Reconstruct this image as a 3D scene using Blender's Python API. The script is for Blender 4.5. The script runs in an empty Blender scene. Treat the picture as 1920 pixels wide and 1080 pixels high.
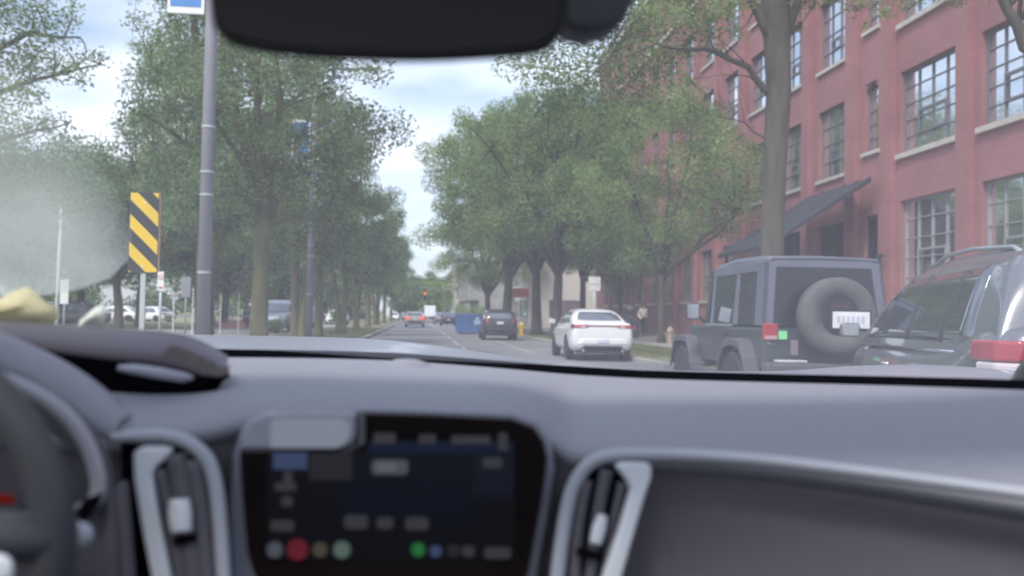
import bpy, bmesh, math, random
import numpy as np
from mathutils import Vector, Matrix

R = math.radians
SC = bpy.context.scene
COL = SC.collection

# ---------------------------------------------------------------- camera
FPX = 1700.0                       # focal length in pixels of the 1920 wide frame
EYE = Vector((0.0, 0.0, 1.2))
u0, v0 = (785 - 960) / FPX, (540 - 590) / FPX
yc = Vector((u0, v0, -1)).normalized()                      # world +Y seen in camera axes
p2 = Vector((u0 + 1000 / FPX, v0 - 18 / FPX, -1))
zc = p2.cross(yc).normalized()
if zc.y < 0: zc = -zc
xc = yc.cross(zc).normalized()
ROT = Matrix((xc, yc, zc))                                  # camera -> world
cam_d = bpy.data.cameras.new('camera')
cam = bpy.data.objects.new('camera', cam_d)
COL.objects.link(cam)
cam.matrix_world = Matrix.Translation(EYE) @ ROT.to_4x4()
cam_d.sensor_width = 36.0
cam_d.lens = 36.0 * FPX / 1920
cam_d.clip_start = 0.02
cam_d.clip_end = 3000
cam_d.dof.use_dof = True
cam_d.dof.focus_distance = 3.2
cam_d.dof.aperture_fstop = 3.4
SC.camera = cam

def at(px, py, Y):
    """the point of the photograph's pixel at distance Y down the road"""
    d = ROT @ Vector(((px - 960) / FPX, (540 - py) / FPX, -1))
    return EYE + d * (Y / d.y)
def X_at(px, Y):
    return at(px, 595, Y).x

# ---------------------------------------------------------------- light
SUN_EL, SUN_AZ = R(52), R(215)          # azimuth clockwise from +Y
W = bpy.data.worlds.new('World'); SC.world = W; W.use_nodes = True
nt = W.node_tree; N = nt.nodes; L = nt.links; N.clear()
out = N.new('ShaderNodeOutputWorld'); bg = N.new('ShaderNodeBackground'); bg.inputs['Strength'].default_value = 0.13
sky = N.new('ShaderNodeTexSky'); sky.sky_type = 'NISHITA'; sky.sun_disc = False
sky.sun_elevation = SUN_EL; sky.sun_rotation = SUN_AZ; sky.air_density = 1.0; sky.dust_density = 2.0
tc = N.new('ShaderNodeTexCoord'); mp = N.new('ShaderNodeMapping'); mp.inputs['Scale'].default_value = (1.6, 1.6, 5.0)
mp.inputs['Location'].default_value = (0.35, 0.1, 0.25)
nz = N.new('ShaderNodeTexNoise'); nz.inputs['Scale'].default_value = 1.5; nz.inputs['Detail'].default_value = 7; nz.inputs['Roughness'].default_value = 0.52
rp = N.new('ShaderNodeValToRGB'); rp.color_ramp.elements[0].position = 0.40; rp.color_ramp.elements[1].position = 0.66
rp.color_ramp.elements[0].color = (0.24, 0.24, 0.24, 1); rp.color_ramp.elements[1].color = (0.95, 0.95, 0.95, 1)
nz2 = N.new('ShaderNodeTexNoise'); nz2.inputs['Scale'].default_value = 3.0; nz2.inputs['Detail'].default_value = 5
rp2 = N.new('ShaderNodeValToRGB'); rp2.color_ramp.elements[0].color = (5.6, 6.6, 8.4, 1); rp2.color_ramp.elements[1].color = (7.6, 8.1, 9.2, 1)
rp2.color_ramp.elements[0].position = 0.3; rp2.color_ramp.elements[1].position = 0.65
mx = N.new('ShaderNodeMix'); mx.data_type = 'RGBA'
L.new(tc.outputs['Generated'], mp.inputs['Vector']); L.new(mp.outputs[0], nz.inputs['Vector']); L.new(mp.outputs[0], nz2.inputs['Vector'])
L.new(nz.outputs['Fac'], rp.inputs[0]); L.new(nz2.outputs['Fac'], rp2.inputs[0])
L.new(rp.outputs[0], mx.inputs[0]); L.new(sky.outputs[0], mx.inputs[6]); L.new(rp2.outputs[0], mx.inputs[7])
L.new(mx.outputs[2], bg.inputs['Color']); L.new(bg.outputs[0], out.inputs[0])

sd = bpy.data.lights.new('sun', 'SUN'); sd.energy = 2.0; sd.angle = R(12); sd.color = (1.0, 0.95, 0.87)
so = bpy.data.objects.new('sun', sd); COL.objects.link(so)
sv = Vector((math.sin(SUN_AZ) * math.cos(SUN_EL), math.cos(SUN_AZ) * math.cos(SUN_EL), math.sin(SUN_EL)))
so.rotation_euler = sv.to_track_quat('Z', 'Y').to_euler()
SC.view_settings.view_transform = 'Standard'
SC.view_settings.look = 'None'
SC.view_settings.exposure = 0.55
SC.view_settings.gamma = 1.0
SC.cycles.max_bounces = 7
SC.cycles.transparent_max_bounces = 12
SC.cycles.volume_bounces = 3
SC.cycles.use_denoising = True
SC.cycles.sample_clamp_indirect = 6

# ---------------------------------------------------------------- materials
MATS = {}
def mat(name, col, rough=0.7, metal=0.0, var=0.12, scale=3.0, bump=0.0, spec=0.5, emit=None, estr=0.0, coat=0.0, ior=None, det=6, stretch=None):
    m = bpy.data.materials.new(name); m.use_nodes = True
    n = m.node_tree.nodes; l = m.node_tree.links
    b = n['Principled BSDF']
    b.inputs['Roughness'].default_value = rough; b.inputs['Metallic'].default_value = metal
    b.inputs['Specular IOR Level'].default_value = spec
    if ior: b.inputs['IOR'].default_value = ior
    b.inputs['Coat Weight'].default_value = coat
    t = n.new('ShaderNodeTexCoord'); z = n.new('ShaderNodeTexNoise'); z.inputs['Scale'].default_value = scale; z.inputs['Detail'].default_value = det
    mpn = n.new('ShaderNodeMapping')
    if stretch: mpn.inputs['Scale'].default_value = stretch
    r = n.new('ShaderNodeValToRGB')
    c = Vector(col)
    r.color_ramp.elements[0].position = 0.3; r.color_ramp.elements[1].position = 0.7
    r.color_ramp.elements[0].color = (*(c * (1 - var)), 1); r.color_ramp.elements[1].color = (*(c * (1 + var)), 1)
    l.new(t.outputs['Object'], mpn.inputs['Vector']); l.new(mpn.outputs[0], z.inputs['Vector']); l.new(z.outputs['Fac'], r.inputs[0]); l.new(r.outputs[0], b.inputs['Base Color'])
    if bump:
        bp = n.new('ShaderNodeBump'); bp.inputs['Strength'].default_value = bump; bp.inputs['Distance'].default_value = 0.02
        l.new(z.outputs['Fac'], bp.inputs['Height']); l.new(bp.outputs[0], b.inputs['Normal'])
    if emit:
        b.inputs['Emission Color'].default_value = (*emit, 1); b.inputs['Emission Strength'].default_value = estr
    MATS[name] = m
    return m

def volume_mat(name, col, density):
    m = bpy.data.materials.new(name); m.use_nodes = True
    n = m.node_tree.nodes; l = m.node_tree.links; n.clear()
    o = n.new('ShaderNodeOutputMaterial'); v = n.new('ShaderNodeVolumePrincipled')
    v.inputs['Color'].default_value = (*col, 1); v.inputs['Density'].default_value = density; v.inputs['Anisotropy'].default_value = 0.0
    l.new(v.outputs[0], o.inputs['Volume'])
    return m

def leaf_mat(name, dark, light):
    m = bpy.data.materials.new(name); m.use_nodes = True
    n = m.node_tree.nodes; l = m.node_tree.links; n.clear()
    o = n.new('ShaderNodeOutputMaterial'); b = n.new('ShaderNodeBsdfDiffuse'); tr = n.new('ShaderNodeBsdfTranslucent'); ms = n.new('ShaderNodeMixShader')
    ms.inputs[0].default_value = 0.45
    g = n.new('ShaderNodeNewGeometry'); t = n.new('ShaderNodeTexCoord'); z = n.new('ShaderNodeTexNoise'); z.inputs['Scale'].default_value = 0.8; z.inputs['Detail'].default_value = 3
    a = n.new('ShaderNodeMath'); a.operation = 'MULTIPLY_ADD'; a.inputs[1].default_value = 0.26
    r = n.new('ShaderNodeValToRGB'); r.color_ramp.elements[0].color = (*dark, 1); r.color_ramp.elements[1].color = (*light, 1)
    r.color_ramp.elements[0].position = 0.45; r.color_ramp.elements[1].position = 0.78
    l.new(t.outputs['Object'], z.inputs['Vector']); l.new(g.outputs['Random Per Island'], a.inputs[0]); l.new(z.outputs['Fac'], a.inputs[2])
    l.new(a.outputs[0], r.inputs[0]); l.new(r.outputs[0], b.inputs['Color']); l.new(r.outputs[0], tr.inputs['Color'])
    l.new(b.outputs[0], ms.inputs[1]); l.new(tr.outputs[0], ms.inputs[2]); l.new(ms.outputs[0], o.inputs[0])
    return m

def brick_mat(name, c1, c2, mortar, rotate=False):
    m = bpy.data.materials.new(name); m.use_nodes = True
    n = m.node_tree.nodes; l = m.node_tree.links
    b = n['Principled BSDF']; b.inputs['Roughness'].default_value = 0.75
    t = n.new('ShaderNodeTexCoord'); s = n.new('ShaderNodeSeparateXYZ'); cb = n.new('ShaderNodeCombineXYZ')
    ad = n.new('ShaderNodeMath'); ad.operation = 'ADD'
    l.new(t.outputs['Object'], s.inputs[0]); l.new(s.outputs[0], ad.inputs[0]); l.new(s.outputs[1], ad.inputs[1])
    l.new(ad.outputs[0], cb.inputs[0]); l.new(s.outputs[2], cb.inputs[1])
    br = n.new('ShaderNodeTexBrick'); br.inputs['Scale'].default_value = 1.0; br.inputs['Brick Width'].default_value = 0.22; br.inputs['Row Height'].default_value = 0.075
    br.inputs['Mortar Size'].default_value = 0.008; br.inputs['Color1'].default_value = (*c1, 1); br.inputs['Color2'].default_value = (*c2, 1); br.inputs['Mortar'].default_value = (*mortar, 1)
    l.new(cb.outputs[0], br.inputs['Vector'])
    z = n.new('ShaderNodeTexNoise'); z.inputs['Scale'].default_value = 0.5; z.inputs['Detail'].default_value = 8
    l.new(t.outputs['Object'], z.inputs['Vector'])
    r = n.new('ShaderNodeValToRGB'); r.color_ramp.elements[0].color = (.8, .8, .8, 1); r.color_ramp.elements[1].color = (1.12, 1.1, 1.1, 1)
    r.color_ramp.elements[0].position = .3; r.color_ramp.elements[1].position = .7
    l.new(z.outputs['Fac'], r.inputs[0])
    mm = n.new('ShaderNodeMix'); mm.data_type = 'RGBA'; mm.blend_type = 'MULTIPLY'; mm.inputs[0].default_value = 1
    l.new(br.outputs['Color'], mm.inputs[6]); l.new(r.outputs[0], mm.inputs[7]); l.new(mm.outputs[2], b.inputs['Base Color'])
    bp = n.new('ShaderNodeBump'); bp.inputs['Strength'].default_value = 0.3; bp.inputs['Distance'].default_value = 0.01
    l.new(br.outputs['Fac'], bp.inputs['Height']); bp.invert = True; l.new(bp.outputs[0], b.inputs['Normal'])
    return m

asphalt = mat('asphalt', (.20, .20, .21), .85, var=.25, scale=.6, bump=.2, det=12)
kerb_m = mat('kerb_concrete', (.34, .33, .31), .9, var=.15, scale=2)
walk_m = mat('pavement_concrete', (.30, .29, .28), .9, var=.15, scale=1.2)
grass_m = mat('lawn', (.22, .235, .115), .95, var=.35, scale=.9, bump=.4, det=12)
verge_m = mat('worn_verge', (.19, .175, .11), .95, var=.4, scale=.8, det=12)
line_m = mat('road_paint', (.40, .40, .40), .7, var=.15, scale=4)
red_brick = brick_mat('red_painted_brick', (.36, .160, .164), (.315, .138, .144), (.29, .138, .142))
stone_m = mat('pale_stone', (.50, .46, .42), .8, var=.12, scale=4)
frame_m = mat('window_frame_grey', (.15, .15, .16), .5, var=.05)
whiteframe_m = mat('window_frame_pale', (.30, .30, .30), .5, var=.05)
glass_m = mat('window_glass', (.68, .72, .76), .05, metal=.9, var=.12, scale=.4)
cream_m = mat('cream_wall', (.52, .47, .42), .85, var=.08, scale=.4)
greywall_m = mat('grey_panels', (.26, .25, .23), .85, var=.2, scale=.8)
offwhite_m = mat('off_white_wall', (.60, .57, .52), .85, var=.06, scale=.5)
bark_m = mat('bark', (.088, .076, .055), .95, var=.35, scale=5, bump=.6, stretch=(1, 1, .25))
bark2_m = mat('bark_mossy', (.135, .125, .055), .95, var=.35, scale=4, bump=.6, stretch=(1, 1, .25))
leaf_a = leaf_mat('leaves_mid', (.070, .125, .056), (.345, .44, .185))
leaf_b = leaf_mat('leaves_deep', (.060, .105, .064), (.32, .41, .205))
leaf_c = leaf_mat('leaves_olive', (.080, .142, .056), (.38, .49, .190))
leaf_d = leaf_mat('leaves_bluish', (.065, .100, .075), (.22, .285, .18))
dark_metal = mat('dark_metal', (.035, .035, .042), .5, metal=.3)
pole_m = mat('painted_grey_metal', (.22, .215, .25), .55, var=.08, scale=2)
steel = mat('galvanised_steel', (.45, .47, .48), .5, metal=.4, var=.1)
white_p = mat('white_paint', (.78, .78, .78), .5, var=.03)
yellow_p = mat('traffic_yellow', (.72, .48, .02), .5, var=.06)
black_p = mat('matt_black', (.02, .02, .025), .6)
red_p = mat('sign_red', (.5, .05, .04), .5)
blue_p = mat('sign_blue', (.06, .22, .55), .5)
awn_m = mat('awning_metal', (.045, .048, .062), .5, metal=.2, var=.1)
tyre_m = mat('tyre_rubber', (.028, .028, .030), .85, var=.2, scale=12)
rim_m = mat('alloy_rim', (.5, .5, .52), .35, metal=.8)
carglass = mat('car_glass', (.20, .22, .24), .04, metal=.8, var=.1)
taillight_m = mat('tail_lamp_red', (.40, .035, .05), .2, coat=.5)
taillight_on = mat('tail_lamp_lit', (.5, .03, .03), .3, emit=(1, .08, .05), estr=.8)
lamp_clear = mat('lamp_clear', (.7, .7, .72), .2, coat=.5)
chrome = mat('chrome', (.75, .76, .8), .18, metal=1.0)
plate_m = mat('number_plate', (.62, .68, .78), .5)
arch_m = mat('wheel_arch_dark', (.012, .012, .012), .9)
trim_m = mat('black_trim', (.03, .03, .033), .5)

# ---------------------------------------------------------------- mesh helpers
class MB:
    def __init__(s): s.v = []; s.f = []
    def add(s, vs, fs):
        o = len(s.v); s.v += [tuple(v) for v in vs]; s.f += [tuple(i + o for i in f) for f in fs]; return s
    def box(s, x0, x1, y0, y1, z0, z1):
        vs = [(x, y, z) for z in (z0, z1) for (x, y) in ((x0, y0), (x1, y0), (x1, y1), (x0, y1))]
        return s.add(vs, [(3, 2, 1, 0), (4, 5, 6, 7), (0, 1, 5, 4), (1, 2, 6, 5), (2, 3, 7, 6), (3, 0, 4, 7)])
    def obox(s, c, sx, sy, sz, M=None):
        M = M or Matrix.Identity(3); c = Vector(c)
        vs = [c + M @ Vector((a * sx / 2, b * sy / 2, d * sz / 2)) for d in (-1, 1) for (a, b) in ((-1, -1), (1, -1), (1, 1), (-1, 1))]
        return s.add(vs, [(3, 2, 1, 0), (4, 5, 6, 7), (0, 1, 5, 4), (1, 2, 6, 5), (2, 3, 7, 6), (3, 0, 4, 7)])
    def tube(s, pts, rad, n=8, cap=True, closed=False):
        pts = [Vector(p) for p in pts]
        if not hasattr(rad, '__len__'): rad = [rad] * len(pts)
        m = len(pts); rings = []; up = None
        for i, p in enumerate(pts):
            a = pts[(i - 1) % m] if (closed or i) else p
            b = pts[(i + 1) % m] if (closed or i < m - 1) else p
            t = (b - a).normalized()
            if up is None:
                up = t.orthogonal().normalized()
            up = (up - t * up.dot(t)).normalized(); sd = t.cross(up)
            rings.append([p + (up * math.cos(q) + sd * math.sin(q)) * rad[i] for q in (2 * math.pi * k / n for k in range(n))])
        fs = []
        for i in range(m if closed else m - 1):
            for k in range(n):
                j = (i + 1) % m
                fs.append((i * n + k, i * n + (k + 1) % n, j * n + (k + 1) % n, j * n + k))
        if cap and not closed:
            fs.append(tuple(range(n))[::-1]); fs.append(tuple((m - 1) * n + k for k in range(n)))
        return s.add([v for r in rings for v in r], fs)
    def prism(s, poly, off):
        """poly: 3D points in a plane, off: extrusion vector"""
        n = len(poly); off = Vector(off); a = [Vector(p) for p in poly]
        return s.add(a + [p + off for p in a], [tuple(range(n))[::-1], tuple(range(n, 2 * n))] + [(i, (i + 1) % n, n + (i + 1) % n, n + i) for i in range(n)])
    def grid(s, rows):
        n = len(rows[0]); m = len(rows)
        return s.add([p for r in rows for p in r], [(i * n + k, i * n + k + 1, (i + 1) * n + k + 1, (i + 1) * n + k) for i in range(m - 1) for k in range(n - 1)])
    def lathe(s, prof, n=24, axis='Z', c=(0, 0, 0)):
        """prof: (radius, height) pairs"""
        c = Vector(c); vs = []
        for (r, h) in prof:
            for k in range(n):
                q = 2 * math.pi * k / n
                if axis == 'Z': p = Vector((r * math.cos(q), r * math.sin(q), h))
                elif axis == 'X': p = Vector((h, r * math.cos(q), r * math.sin(q)))
                else: p = Vector((r * math.sin(q), h, r * math.cos(q)))
                vs.append(c + p)
        m = len(prof); fs = [(i * n + k, i * n + (k + 1) % n, (i + 1) * n + (k + 1) % n, (i + 1) * n + k) for i in range(m - 1) for k in range(n)]
        fs.append(tuple(range(n))[::-1]); fs.append(tuple((m - 1) * n + k for k in range(n)))
        return s.add(vs, fs)
    def build(s, name, m, parent=None, smooth=False, bevel=0, sub=0, solid=0, seg=2, loc=None, auto=False):
        me = bpy.data.meshes.new(name); me.from_pydata(s.v, [], s.f); me.validate()
        bm = bmesh.new(); bm.from_mesh(me); bmesh.ops.recalc_face_normals(bm, faces=bm.faces); bm.to_mesh(me); bm.free()
        if smooth or sub: me.polygons.foreach_set('use_smooth', [True] * len(me.polygons))
        me.materials.append(m)
        o = bpy.data.objects.new(name, me); COL.objects.link(o)
        if parent is not None: o.parent = parent
        if loc is not None: o.location = loc
        if solid:
            k = o.modifiers.new('solid', 'SOLIDIFY'); k.thickness = abs(solid); k.offset = -1 if solid > 0 else 1
        if bevel:
            k = o.modifiers.new('bevel', 'BEVEL'); k.width = bevel; k.segments = seg; k.limit_method = 'ANGLE'; k.angle_limit = R(25)
        if sub:
            k = o.modifiers.new('sub', 'SUBSURF'); k.levels = sub; k.render_levels = sub
        return o

def tag(o, label, cat, group=None, kind=None):
    if label: o['label'] = label
    if cat: o['category'] = cat
    if group: o['group'] = group
    if kind: o['kind'] = kind
    return o
def thing(name, label, cat, loc=(0, 0, 0), rz=0, group=None):
    o = bpy.data.objects.new(name, None); COL.objects.link(o); o.empty_display_size = .3
    o.location = loc; o.rotation_euler = (0, 0, rz)
    return tag(o, label, cat, group)
def dup(root, loc=None, rz=None, label=None, group=None, scale=None):
    def cp(o, par):
        c = o.copy(); COL.objects.link(c); c.parent = par
        for ch in list(o.children): cp(ch, c)
        return c
    r = cp(root, None)
    if loc is not None: r.location = loc
    if rz is not None: r.rotation_euler = (0, 0, rz)
    if scale is not None: r.scale = scale if hasattr(scale, '__len__') else (scale,) * 3
    if label: r['label'] = label
    if group: r['group'] = group
    return r
def struct(mb, name, m, **k):
    o = mb.build(name, m, **k); o['kind'] = 'structure'; return o
# ---------------------------------------------------------------- ground
def sheet(name, m, x0, x1, y0, y1, z, nx=2, ny=12):
    mb = MB(); mb.grid([[(x0 + (x1 - x0) * i / nx, y0 + (y1 - y0) * j / ny, z) for i in range(nx + 1)] for j in range(ny + 1)])
    return struct(mb, name, m)
KL, KR = -2.4, 5.95                    # kerb lines
struct(MB().box(-900, 900, -60, 1400, -1.2, -0.02), 'ground', grass_m)
sheet('road', asphalt, KL - .05, KR + .05, -20, 400, 0.0, 2, 30)
struct(MB().box(KL - .18, KL, -20, 400, -.1, .13), 'kerb', kerb_m, bevel=.02)
struct(MB().box(KR, KR + .18, -20, 400, -.1, .13), 'kerb', kerb_m, bevel=.02)
# paving and verges beside the road
struct(MB().box(KL - 3.6, KL - .18, -20, 400, -.1, .12), 'verge', verge_m)
struct(MB().box(-60, KL - 3.6, -20, 400, -.1, .10), 'lawn', grass_m)
struct(MB().box(-14.5, -6.5, 30, 84, .05, .125), 'parking_bay', walk_m)
struct(MB().box(-60, -6.2, 24, 26.2, .05, .13), 'path', walk_m)
v = MB(); v.grid([[(KR + .18, y, .12), (8.7, y, .20)] for y in range(-20, 401, 20)]); struct(v, 'verge', verge_m)
v = MB(); v.grid([[(8.7, y, .21), (15.4, y, .27)] for y in range(-20, 401, 20)]); struct(v, 'pavement', walk_m)
struct(MB().box(6.6, 8.6, 15, 44, .05, .185), 'lawn', grass_m)
# lane line (continuous, pale) and dashes in the far part
mb = MB()
for k in range(34):
    y = 10 + k * 9
    mb.box(1.58, 1.70, y, y + 6.0, .003, .007)
struct(mb, 'lane_marking', line_m)
struct(MB().box(3.72, 3.80, 30, 200, .003, .007), 'lane_marking', line_m)

# ---------------------------------------------------------------- big brick building
BX = 15.0
FL = [2.05, 6.52, 10.65, 14.72, 18.75]            # sills per storey
HT = [3.0, 2.6, 2.6, 2.6, 2.6]
ZG, ZT = .2, 22.9
big = [(19.95, 22.9), (24.05, 27.05), (15.8, 18.75)]
stair = (28.45, 29.35)
nar = [(30.8 + 3.6 * i, 32.95 + 3.6 * i) for i in range(12)]
bld = thing('brick_building', 'long red painted brick factory building of five storeys with stone sills', 'building', (BX, 0, 0))
wall = MB()
cols = []
for (a, b) in big: cols.append((a, b, [(FL[i], FL[i] + HT[i]) for i in range(5)]))
cols.append((stair[0], stair[1], [(.22, 4.8), (6.95, 9.3), (11.1, 13.4), (15.2, 17.4)]))
DOORS = [(0.22, 3.9)]
for i, (a, b) in enumerate(nar):
    if i in (0, 1): cols.append((a, b, [(.22, 4.8)] + [(FL[k], FL[k] + HT[k]) for k in range(1, 5)]))
    else: cols.append((a, b, [(FL[k] + (.15 if k == 0 else 0), FL[k] + HT[k] - (0 if k else .2)) for k in range(5)]))
cols.sort()
y = 12.0
D = .45
for (a, b, zs) in cols:
    wall.box(0, D, y, a, ZG, ZT)
    z = ZG
    for (z0, z1) in zs:
        if z0 > z + .05: wall.box(0, D, a, b, z, z0)
        z = z1
    wall.box(0, D, a, b, z, ZT)
    y = b
wall.box(0, D, y, 76.0, ZG, ZT)
wall.box(D, 14, 75.5, 76.0, ZG, ZT)
wall.box(D, 14, 12.0, 12.5, ZG, ZT)
wall.build('wall', red_brick, bld)
MB().box(D + .02, 13.9, 12.6, 75.4, ZT - .9, ZT - .6).build('roof', dark_metal, bld)
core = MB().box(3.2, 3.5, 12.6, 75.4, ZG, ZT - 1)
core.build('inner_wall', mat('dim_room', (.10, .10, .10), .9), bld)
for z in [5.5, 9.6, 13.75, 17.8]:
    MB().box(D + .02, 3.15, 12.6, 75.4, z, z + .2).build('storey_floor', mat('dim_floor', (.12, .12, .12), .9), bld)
# pilasters
pil = [(19.0, 19.6), (23.2, 23.8), (27.3, 27.9)] + [(29.75, 30.45)] + [(33.5 + 3.6 * i, 34.1 + 3.6 * i) for i in range(11)]
for (a, b) in pil:
    MB().box(-.20, -.002, a, b, ZG, ZT - .8).build('pilaster', red_brick, bld)
MB().box(-.42, -.003, 12, 76, ZT - .78, ZT - .45).build('cornice', stone_m, bld)
MB().box(-.32, .6, 11.9, 76.1, ZT, ZT + .25).build('coping', stone_m, bld)
mb = MB()
MB().box(-.39, -.345, 12, 75.9, 18.36, 18.56).build('sill_band', stone_m, bld)
def window(par, a, b, z0, z1, nx, nz, fm=frame_m, arch=False, opener=True, depth=.16, X0=0.0):
    f = MB(); t = .03
    X0 = X0 + depth
    f.box(X0, X0 + .06, a, a + .07, z0, z1); f.box(X0, X0 + .06, b - .07, b, z0, z1)
    f.box(X0, X0 + .06, a + .07, b - .07, z0, z0 + .07); f.box(X0, X0 + .06, a + .07, b - .07, z1 - .07, z1)
    for i in range(1, nx):
        yy = a + (b - a) * i / nx; f.box(X0 + .005, X0 + .05, yy - t / 2, yy + t / 2, z0 + .07, z1 - .07)
    for k in range(1, nz):
        zz = z0 + (z1 - z0) * k / nz; f.box(X0 + .012, X0 + .045, a + .07, b - .07, zz - t / 2, zz + t / 2)
    if opener:
        ya, yb, za, zb = a + (b - a) * 1 / nx, a + (b - a) * (nx - 1) / nx if nx > 2 else b - .07, z0 + (z1 - z0) * 1 / nz, z0 + (z1 - z0) * max(2, nz - 2) / nz * .75 + .1
        for (p, q, r, s) in ((ya, ya + .06, za, zb), (yb - .06, yb, za, zb), (ya + .06, yb - .06, za, za + .06), (ya + .06, yb - .06, zb - .06, zb)):
            f.box(X0 - .02, X0 + .003, p, q, r, s)
    w = f.build('window', fm, par)
    MB().box(X0 + .052, X0 + .058, a + .03, b - .03, z0 + .03, z1 - .03).build('pane', glass_m, w)
    return w
rng = random.Random(4)
blind_m = mat('window_blind', (.42, .43, .40), .8, var=.1)
for (a, b) in big:
    for i in range(5):
        w = window(bld, a, b, FL[i], FL[i] + HT[i], 4, 5, whiteframe_m if i == 0 else frame_m)
        MB().box(-.12, .158, a - .12, b + .12, FL[i] - .16, FL[i] - .002).build('sill', stone_m, w)
for i, (a, b) in enumerate(nar):
    for k in range(5):
        if k == 0 and i in (0, 1): continue
        zz0, zz1 = (FL[k] + (.15 if k == 0 else 0), FL[k] + HT[k] - (0 if k else .2))
        w = window(bld, a, b, zz0, zz1, 3, 4, frame_m)
        MB().box(-.10, .158, a - .1, b + .1, zz0 - .13, zz0 - .002).build('sill', stone_m, w)
        if rng.random() < .45 and k < 4:
            MB().box(.24, .25, a + .08, b - .08, zz0 + (zz1 - zz0) * rng.uniform(.1, .6), zz1 - .08).build('blind', blind_m, w)
for (z0, z1) in [(6.95, 9.3), (11.1, 13.4), (15.2, 17.4)]:
    w = window(bld, stair[0], stair[1], z0, z1, 1, 5, frame_m, opener=False)
    MB().box(-.1, .158, stair[0] - .12, stair[1] + .12, z0 - .13, z0 - .002).build('sill', stone_m, w)
    # brick arch spandrels closing the square head into a round one
    ar = MB(); n = 10; ym = (stair[0] + stair[1]) / 2; rr = (stair[1] - stair[0]) / 2
    for sgn in (-1, 1):
        poly = [(0.03, ym + sgn * rr, z1 + .001)] + [(0.03, ym + sgn * rr * math.sin(R(90 * j / n)), z1 - rr + rr * math.cos(R(90 * j / n))) for j in range(n, -1, -1)]
        ar.prism(poly, (.12, 0, 0))
    ar.build('arch', red_brick, w)
# entrance doors (dark glazed), wall lamps
doorglass = mat('door_dark', (.010, .011, .015), .4, spec=.15)
for (a, b, z1) in ((stair[0], stair[1], 4.8), (nar[0][0], nar[0][1], 4.8), (nar[1][0], nar[1][1], 4.8)):
    d = MB().box(.2, .26, a + .01, b - .01, .24, z1 - .01).build('door', doorglass, bld)
    f = MB(); f.box(.14, .199, a, a + .08, .24, z1); f.box(.14, .199, b - .08, b, .24, z1); f.box(.14, .199, a + .08, b - .08, z1 - .1, z1)
    if b - a > 1: f.box(.14, .199, (a + b) / 2 - .05, (a + b) / 2 + .05, .24, z1 - .1); f.box(.14, .199, a + .08, b - .08, 2.3, 2.38)
    f.build('door_frame', dark_metal, d)
for y_, z_ in ((30.1, 3.0), (27.5, 3.3), (33.8, 3.0)):
    l_ = MB().box(-.42, -.342, y_ - .08, y_ + .08, z_, z_ + .1).build('wall_lamp', dark_metal, bld)
    MB().lathe([(.04, .0), (.09, -.05), (.09, -.3), (.05, -.34)], 10, 'Z', (-.48, y_, z_ + .1)).build('lamp_shade', dark_metal, l_)
# awning
A = MB()
y0, y1 = 28.2, 33.0; zt, zb, ox = 5.95, 3.65, -3.9
A.prism([(-.36, y0, zt), (ox, y0, zb), (ox, y0, zb - .14), (-.36, y0, zt - .14)], (0, y1 - y0, 0))
aw = A.build('awning', awn_m, bld)
k = 0; s = MB()
while y0 + .02 + k * .85 < y1:
    yy = y0 + .02 + k * .85
    s.prism([(-.37, yy, zt + .002), (ox, yy, zb + .002), (ox, yy, zb + .06), (-.37, yy, zt + .06)], (0, .05, 0)); k += 1
s.build('seam', mat('seam_metal', (.10, .105, .13), .4, metal=.3), aw)
for yy in (28.5, 32.7):
    MB().tube([(ox + .25, yy, zb), (ox + .25, yy, .25)], .07, 8).build('post', dark_metal, aw)
    MB().tube([(ox + .25, yy, 2.9), (-.002, yy, 2.9)], .04, 6).build('brace', dark_metal, aw)
for yy in (34.0, 36.6):
    pass

# ---------------------------------------------------------------- far buildings
def block(name, label, x0, x1, y0, y1, h, wm, storeys, z_first=1.0, wh=1.6, nwx=4, nwy=6, roofm=dark_metal, z_base=.1, cat='building', skip_first=False):
    t = thing(name, label, cat, (x0, y0, 0))
    MB().box(0, x1 - x0, 0, y1 - y0, z_base, h).build('wall', wm, t)
    MB().box(-.15, x1 - x0 + .15, -.15, y1 - y0 + .15, h, h + .35).build('roof', roofm, t)
    for s_ in range(1 if skip_first else 0, storeys):
        z = z_first + s_ * (h - .6) / storeys
        for i in range(nwx):
            w_ = (x1 - x0) / nwx; a = (i + .28) * w_; b = (i + .72) * w_
            w = MB(); w.box(a, a + .08, -.06, -.003, z, z + wh); w.box(b - .08, b, -.06, -.003, z, z + wh); w.box(a + .08, b - .08, -.06, -.003, z, z + .08); w.box(a + .08, b - .08, -.06, -.003, z + wh - .08, z + wh)
            w = w.build('window', frame_m, t); MB().box(a + .05, b - .05, -.035, -.004, z + .05, z + wh - .05).build('pane', glass_m, w)
        for i in range(nwy):
            w_ = (y1 - y0) / nwy; a = (i + .25) * w_; b = (i + .75) * w_
            w = MB(); w.box(-.06, -.003, a, a + .08, z, z + wh); w.box(-.06, -.003, b - .08, b, z, z + wh); w.box(-.06, -.003, a + .08, b - .08, z, z + .08); w.box(-.06, -.003, a + .08, b - .08, z + wh - .08, z + wh)
            w = w.build('window', frame_m, t); MB().box(-.035, -.004, a + .05, b - .05, z + .05, z + wh - .05).build('pane', glass_m, w)
    return t
c1 = block('corner_building', 'cream three storey corner building down the street behind green bushes', X_at(846, 210), X_at(846, 210) + 16, 210, 240, 11.6, cream_m, 3, 1.4, 2.0, 4, 6, offwhite_m)
MB().box(-.25, -.07, 20, 29.9, .2, 11.2).build('brick_wing', red_brick, c1)
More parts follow.
